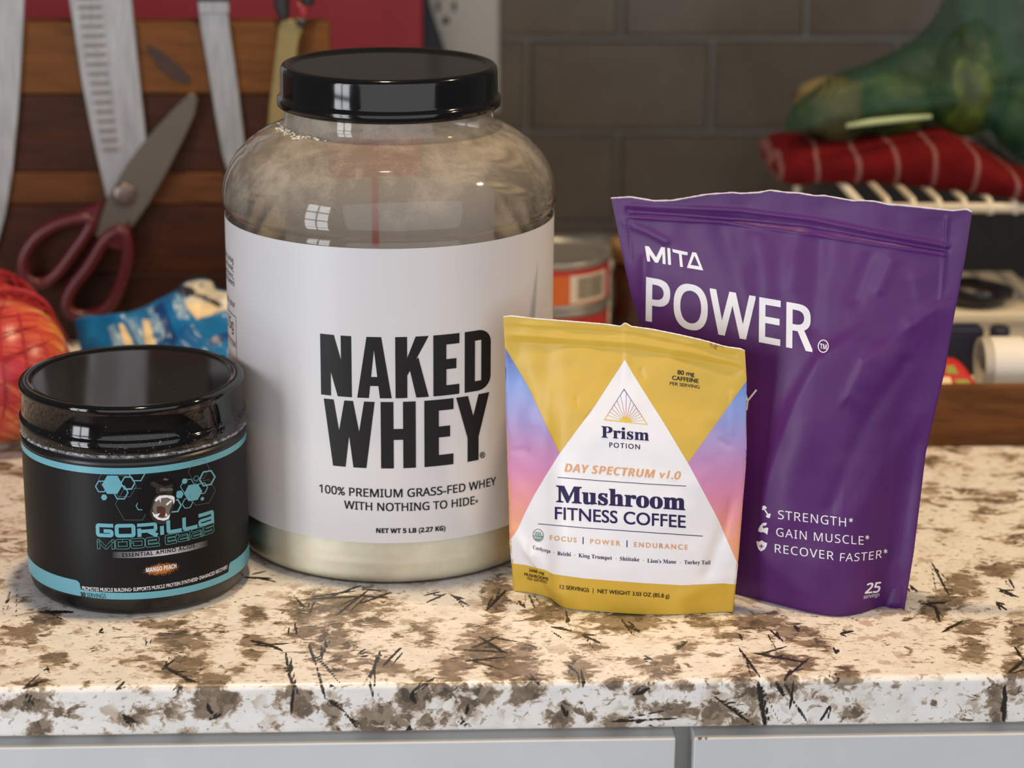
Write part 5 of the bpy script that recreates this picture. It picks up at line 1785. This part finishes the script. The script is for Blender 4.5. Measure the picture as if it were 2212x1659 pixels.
# ---- spice jar peeking out beside the cans
js = on_y(1378, 532, 1.64)
jr = thing('spice_jar', 'brown jar with a tan lid, half hidden behind the purple pouch', 'jar', (js[0], 1.64, 0))
lathe('jar_body', [(0, 0.0002), (.018, .0002), (.0195, .002), (.0195, js[2]-.02), (.0175, js[2]-.014), (.0175, js[2]-.004)], js[0], 1.64, pbr('brown_spice', '3A2416', 0.3), jr, 48)
lathe('jar_lid', [(.0175, js[2]-.009), (.0198, js[2]-.009), (.020, js[2]+.003), (.019, js[2]+.005), (0, js[2]+.005)], js[0], 1.64, pbr('tan_lid', '8A6A3E', 0.5), jr, 48)

# ================================================================== right-hand side: wire rack and what is on it
M['rack_white'] = pbr('white_coated_wire', 'DCD2BC', 0.35)
RY0, RY1 = 1.555, 1.82
zr = on_y(2100, 449, RY0)[2]
xl_ = on_y(1723, 402, RY1)[0]
xrr = 0.62
rk = thing('wire_rack', 'white coated wire shelf rack holding the red cloth', 'rack', ((xl_+xrr)/2, (RY0+RY1)/2, 0))
WR = 0.0036
for yv in (RY0, RY1):
    tube_obj('rail', [(xl_, yv, zr), (xrr, yv, zr)], WR, M['rack_white'], rk, 12)
    for xv in (xl_, xrr):
        tube_obj('leg', [(xv, yv, 0.0002), (xv, yv, zr)], WR*.85, M['rack_white'], rk, 12)
tube_obj('side_rail', [(xl_, RY0, zr), (xl_, RY1, zr)], WR*.8, M['rack_white'], rk, 10)
tube_obj('side_rail', [(xrr, RY0, zr), (xrr, RY1, zr)], WR*.8, M['rack_white'], rk, 10)
xw = on_y(1973, 440, RY0)[0]
sp_ = on_y(2028, 440, RY0)[0]-xw
k = -6
wire0 = None
while xw+k*sp_ < xrr-0.005:
    xv = xw+k*sp_
    k += 1
    if xv < xl_+0.006:
        continue
    if wire0 is None:
        wire0 = tube_obj('cross_wire', [(0, RY0-WR*.9, zr-0.004), (0, RY0-WR*.6, zr+0.002), (0, RY0+0.001, zr+WR+.0012), (0, RY0+0.006, zr+WR+.0016), (0, RY1, zr+WR+.0016)], 0.0023, M['rack_white'], rk, 8)
        ob = wire0
    else:
        ob = wire0.copy()
        COL.objects.link(ob)
        ob.parent = rk
    ob.location = -wloc(rk)+Vector((xv, 0, 0))
o = box('added_dark_slab', (xl_+0.012, RY1-0.030, 0.0003), (xrr-0.012, RY1-0.016, zr-0.008), pbr('added_dark_backing', '24211C', 0.6, var=0.1, vscale=30), None, 0.001, 2)  # added dark sheet, stands in for the shade beneath the rack
tag(o, 'added dark panel standing in for the shade underneath the white wire rack', 'slab', kind='thing')
# red cloth with fine pale stripes
t = NT('red_cloth')
v = t.coord()
wv = t.n('ShaderNodeTexWave', wave_type='BANDS', bands_direction='X')
wv.inputs['Scale'].default_value = 1
mp = t.coord((1, 0, 0))
sx = t.n('ShaderNodeSeparateXYZ'); t.l(v, sx.inputs[0])
ph = t.math('FRACT', t.math('ADD', t.math('MULTIPLY', sx.outputs[0], 1/0.0247), t.math('MULTIPLY', t.noise(v, 20, 2), 0.35)))
st_ = t.ramp(ph, [(0.0, (0, 0, 0)), (0.42, (0, 0, 0)), (0.46, (1, 1, 1)), (0.53, (1, 1, 1)), (0.57, (0, 0, 0))])
cl_ = t.ramp(t.noise(v, 60, 4), [(0.3, lin('560D11')), (0.7, lin('681315'))])
t.l(t.mix(t.math('MULTIPLY', st_, 0.22), cl_, lin('C9A9A2')), t.b.inputs['Base Color'])
t.set(Roughness=0.9)
t.b.inputs['Specular IOR Level'].default_value = 0.1
t.bump(t.noise(v, 1400, 2), 0.3, 0.0006)
M['red_cloth'] = t.m
cl_o, _ = sausage('folded_cloth', [(1652, 345), (1668, 312), (1692, 298), (1755, 294), (1850, 296), (1950, 288), (2040, 280), (2100, 310), (2160, 345), (2212, 372), (2300, 400)],
                  [(1656, 350), (1668, 374), (1702, 385), (1790, 379), (1850, 377), (1950, 388), (2050, 402), (2120, 406), (2170, 416), (2212, 434), (2300, 455)], 1.70, 1.575, 0.055, M['red_cloth'], None, 110, 22, 0.12)
tag(cl_o, 'rolled red cloth with thin pale stripes on the wire rack', 'cloth')
# avocados in a green net bag
M['avocado'] = None
t = NT('avocado_skin')
v = t.coord()
t.l(t.ramp(t.noise(v, 40, 5, 0.6), [(0.3, lin('1C2812')), (0.5, lin('44561E')), (0.75, lin('748632'))]), t.b.inputs['Base Color'])
t.set(Roughness=0.45)
t.bump(t.noise(v, 220, 3), 0.4, 0.001)
M['avocado'] = t.m
t = NT('avocado_ripe')
v = t.coord()
t.l(t.ramp(t.noise(v, 40, 5, 0.6), [(0.3, lin('3A3220')), (0.5, lin('74643C')), (0.75, lin('8E8248'))]), t.b.inputs['Base Color'])
t.set(Roughness=0.5)
M['avocado_ripe'] = t.m


def avocado(px, py, Y, rx, ry, tilt, mat, label):
    c = on_y(px, py, Y)
    V, Fs = [], []
    nu, nv = 32, 24
    for i in range(nv+1):
        p = math.pi*i/nv
        r = math.sin(p)*(1-0.22*math.cos(p)*0.8)
        for j in range(nu):
            q = 2*math.pi*j/nu
            V.append((rx*r*math.cos(q), rx*r*math.sin(q), ry*math.cos(p)))
    for i in range(nv):
        for j in range(nu):
            kk = (j+1) % nu
            Fs.append((i*nu+j, (i+1)*nu+j, (i+1)*nu+kk, i*nu+kk))
    o = mesh_obj('avocado', V, Fs, mat)
    o.location = c
    o.rotation_euler = (0, tilt, 0)
    b = tube_obj('stem_end', [(0, 0, ry*.97), (0, 0, ry*1.04)], 0.003, M['knot'], None, 8)
    b.parent = o
    tag(o, label, 'avocado', 'avocados in the green net bag')
    return o


avocado(1800, 232, 1.668, 0.0235, 0.030, -1.25, M['avocado_ripe'], 'brownish avocado at the left tip of the green net bag')
avocado(1945, 222, 1.655, 0.0235, 0.030, 1.35, M['avocado'], 'green avocado lying above the pale strip in the net bag')
avocado(2092, 170, 1.650, 0.0285, 0.042, 0.12, M['avocado'], 'tall upright dark green avocado in the middle of the net bag')
avocado(2222, 225, 1.655, 0.0265, 0.034, 0.3, M['avocado'], 'bright green avocado cut by the right photo edge')
t = NT('green_mesh')
v = t.coord()
tr = t.n('ShaderNodeBsdfTransparent')
mx = t.n('ShaderNodeMixShader')
t.l(t.ramp(t.noise(v, 24, 4), [(0.3, lin('053019')), (0.7, lin('12553A'))]), t.b.inputs['Base Color'])
t.set(Roughness=0.5)
g = t.n('ShaderNodeNewGeometry'); sx = t.n('ShaderNodeSeparateXYZ'); t.l(g.outputs['Position'], sx.inputs[0])
wa = t.math('SINE', t.math('MULTIPLY', t.math('ADD', sx.outputs[0], sx.outputs[2]), 1900))
wb = t.math('SINE', t.math('MULTIPLY', t.math('SUBTRACT', sx.outputs[0], sx.outputs[2]), 1900))
wf = t.math('GREATER_THAN', t.math('MAXIMUM', wa, wb), 0.78)
den = t.math('ADD', wf, t.ramp(t.noise(v, 30, 3), [(0.4, (0.0,)*3), (0.75, (0.3,)*3)]), True)
t.l(den, mx.inputs[0]); t.l(tr.outputs[0], mx.inputs[1]); t.l(t.b.outputs[0], mx.inputs[2]); t.l(mx.outputs[0], t.out.inputs[0])
M['green_mesh'] = t.m
gb = thing('net_bag', 'green mesh bag of avocados on the red cloth', 'net bag', tuple(on_y(2050, 280, 1.66)))
go, gsf = pillow('mesh', [(1697, 286), (1690, 266), (1733, 200), (1800, 160), (1900, 128), (1985, 82), (2035, 20), (2068, -80), (2200, -170), (2420, -100), (2480, 150), (2440, 330), (2300, 405), (2212, 372), (2120, 308), (2040, 272), (1990, 270), (1900, 284), (1830, 298), (1760, 296)],
                 on_y(2050, 200, 1.662), (0.0, -1.0, 0.08), 0.040, M['green_mesh'], gb, (2060, 185), 18, 0.004, 40, 120, 0.5, 5)
M['strip'] = pbr('bag_strip', 'A9B98A', 0.5)
tube_obj('paper_strip', [on_y(x, y, 1.612) for x, y in [(1828, 272), (1880, 264), (1950, 257), (2012, 252)]], [.0016, .0024, .0024, .0016], M['strip'], gb, 8)

# ---- wooden tray in front with small packets in it
tx0, tx1 = on_z(1716, 965)[0], 0.60
TYF = 1.3675
trm = wood('tray_wood', '4A2A10', '623B19', '784D24')
M['tray'] = trm
ty = thing('wooden_tray', 'shallow brown wooden tray on the counter at the right', 'tray', ((tx0+tx1)/2, 1.42, 0))
box('front_board', (tx0, TYF, 0.0003), (tx1, TYF+0.009, 0.0393), trm, ty, 0.0012, 2)
box('back_board', (tx0, 1.468, 0.0003), (tx1, 1.476, 0.0300), trm, ty, 0.0012, 2)
box('side_board', (tx0, TYF+0.0092, 0.0003), (tx0+0.008, 1.4678, 0.0390), trm, ty, 0.0012, 2)
box('side_board', (tx1-0.008, TYF+0.0092, 0.0003), (tx1, 1.4678, 0.0390), trm, ty, 0.0012, 2)
box('tray_floor', (tx0+0.0082, TYF+0.0092, 0.0003), (tx1-0.0082, 1.4678, 0.0045), trm, ty, 0.0004, 1)
M['carton'] = pbr('white_carton', 'C9C0AE', 0.5, var=0.05)
M['navy_box'] = pbr('navy_carton', '23263A', 0.45)
M['pkt_red'] = pbr('red_packet', 'B5221E', 0.4)
M['pkt_green'] = pbr('packet_green_print', '8E8F3C', 0.45)
M['roll_white'] = pbr('pale_roll_film', 'B9B2A6', 0.35, var=0.06)
M['roll_band'] = pbr('white_roll_band', 'E2DED6', 0.45)
rc = on_y(2116, 786, 1.412)
o = box('carton', (on_y(1985, 800, 1.42)[0], 1.382, 0.0048), (tx1-0.02, 1.446, rc[2]-0.0176), M['carton'], None, 0.001, 2)
tag(o, 'flat pale carton lying in the wooden tray under the roll', 'box')
rl = thing('bag_roll', 'pale hollow roll with a white band lying in the wooden tray', 'roll', (rc[0]+.08, 1.412, rc[2]))
x0_ = rc[0]
x1_ = x0_+0.16


def ringx(name, x0, x1, r0, r1, yc, zc, mat, parent, n=48):
    V, Fs = [], []
    for (x, r) in ((x0, r0), (x0, r1), (x1, r1), (x1, r0)):
        for j in range(n):
            q = 2*math.pi*j/n
            V.append((x+0.28*(yc-yc), yc+r*math.cos(q), zc+r*math.sin(q)))
    for i in range(4):
        for j in range(n):
            kk = (j+1) % n
            i2 = (i+1) % 4
            Fs.append((i*n+j, i*n+kk, i2*n+kk, i2*n+j))
    return mesh_obj(name, V, Fs, mat, parent, smooth=False)


ringx('tube', x0_, x1_, 0.0135, 0.0172, 1.412, rc[2], M['roll_white'], rl)
ringx('band', x0_+0.006, x0_+0.027, 0.01722, 0.0176, 1.412, rc[2], M['roll_band'], rl)
rl.rotation_euler = (0, 0, 0)
nbx = box('carton', (on_y(2030, 740, 1.452)[0], 1.449, 0.0048), (on_y(2122, 740, 1.452)[0], 1.4665, on_y(2100, 709, 1.452)[2]), M['navy_box'], None, 0.001, 2)
tag(nbx, 'dark navy carton standing behind the red packet in the tray', 'box')
pk = thing('sweet_packet', 'red packet with greenish print leaning in the wooden tray', 'packet', tuple(on_y(2070, 840, 1.381)))
pts = [(2030, 772), (2072, 774), (2118, 846), (2112, 858), (2000, 860), (2000, 790)]
n_p = np.array([0.05, -0.62, 0.78])
p_0 = on_y(2070, 842, 1.384)
po, psf = pillow('packet_film', pts, p_0, n_p, 0.003, M['pkt_red'], pk, (2055, 820), 8, 0, 30, 60, 0.4, 1)
put('printed_patch', *poly([(2044, 790), (2060, 790), (2070, 808), (2044, 808)]), psf, 0.0003, M['pkt_green'], pk, (10, 10))
put('printed_patch', *poly([(2062, 820), (2090, 820), (2100, 836), (2068, 836)]), psf, 0.0003, M['pkt_green'], pk, (10, 10))
put('printed_patch', *poly([(2030, 815), (2052, 815), (2064, 850), (2030, 850)]), psf, 0.0003, M['bag_cream'], pk, (10, 10))
# ---- low white box behind the tray
wx1 = on_y(2187, 602, 1.67)[0]
wx0 = on_y(1905, 690, 1.55)[0]
zt_ = 0.0372
wb_ = thing('storage_box', 'low white lidded box behind the wooden tray', 'box', ((wx0+wx1)/2, 1.61, 0))
M['wbox'] = pbr('white_plastic', 'D8CFB8', 0.4)
box('box_body', (wx0+0.003, 1.553, 0.0003), (wx1-0.003, 1.667, zt_-0.0085), M['wbox'], wb_, 0.002, 3)
box('box_lid', (wx0, 1.550, zt_-0.0083), (wx1, 1.670, zt_), M['wbox'], wb_, 0.0025, 3)
bp = np.array(on_z(2110, 657, zt_))
V, Fs = [], []
for i in range(13):
    p = math.pi*i/12
    for j in range(28):
        q = 2*math.pi*j/28
        lob = 1+0.16*math.cos(2*q)
        V.append((0.0225*math.sin(p)**.8*math.cos(q)*lob, 0.021*math.sin(p)**.8*math.sin(q), 0.0085+0.0085*math.copysign(abs(math.cos(p))**.7, math.cos(p))*(1-.25*math.cos(q))))
for i in range(12):
    for j in range(28):
        kk = (j+1) % 28
        Fs.append((i*28+j, (i+1)*28+j, (i+1)*28+kk, i*28+kk))
o = mesh_obj('glasses_case', V, Fs, pbr('black_case', '1B191E', 0.35))
o.location = (bp[0], bp[1], zt_+0.0004)
tag(o, 'small rounded black case on top of the low white box', 'case')
cpp = on_y(2159, 722, 1.515)
cpo = lathe('bottle', [(0, 0.0003), (.0085, .0003), (.009, .002), (.009, cpp[2]-.012), (.0062, cpp[2]-.008), (.0062, cpp[2]-.006)], cpp[0], 1.515, M['wbox'], None, 32)
lathe('bottle_cap', [(.0068, cpp[2]-.0065), (.0070, cpp[2]+.004), (.006, cpp[2]+.0055), (0, cpp[2]+.0055)], cpp[0], 1.515, M['navy_box'], cpo, 32)
tag(cpo, 'little white bottle with a dark cap between tray and white box', 'bottle')
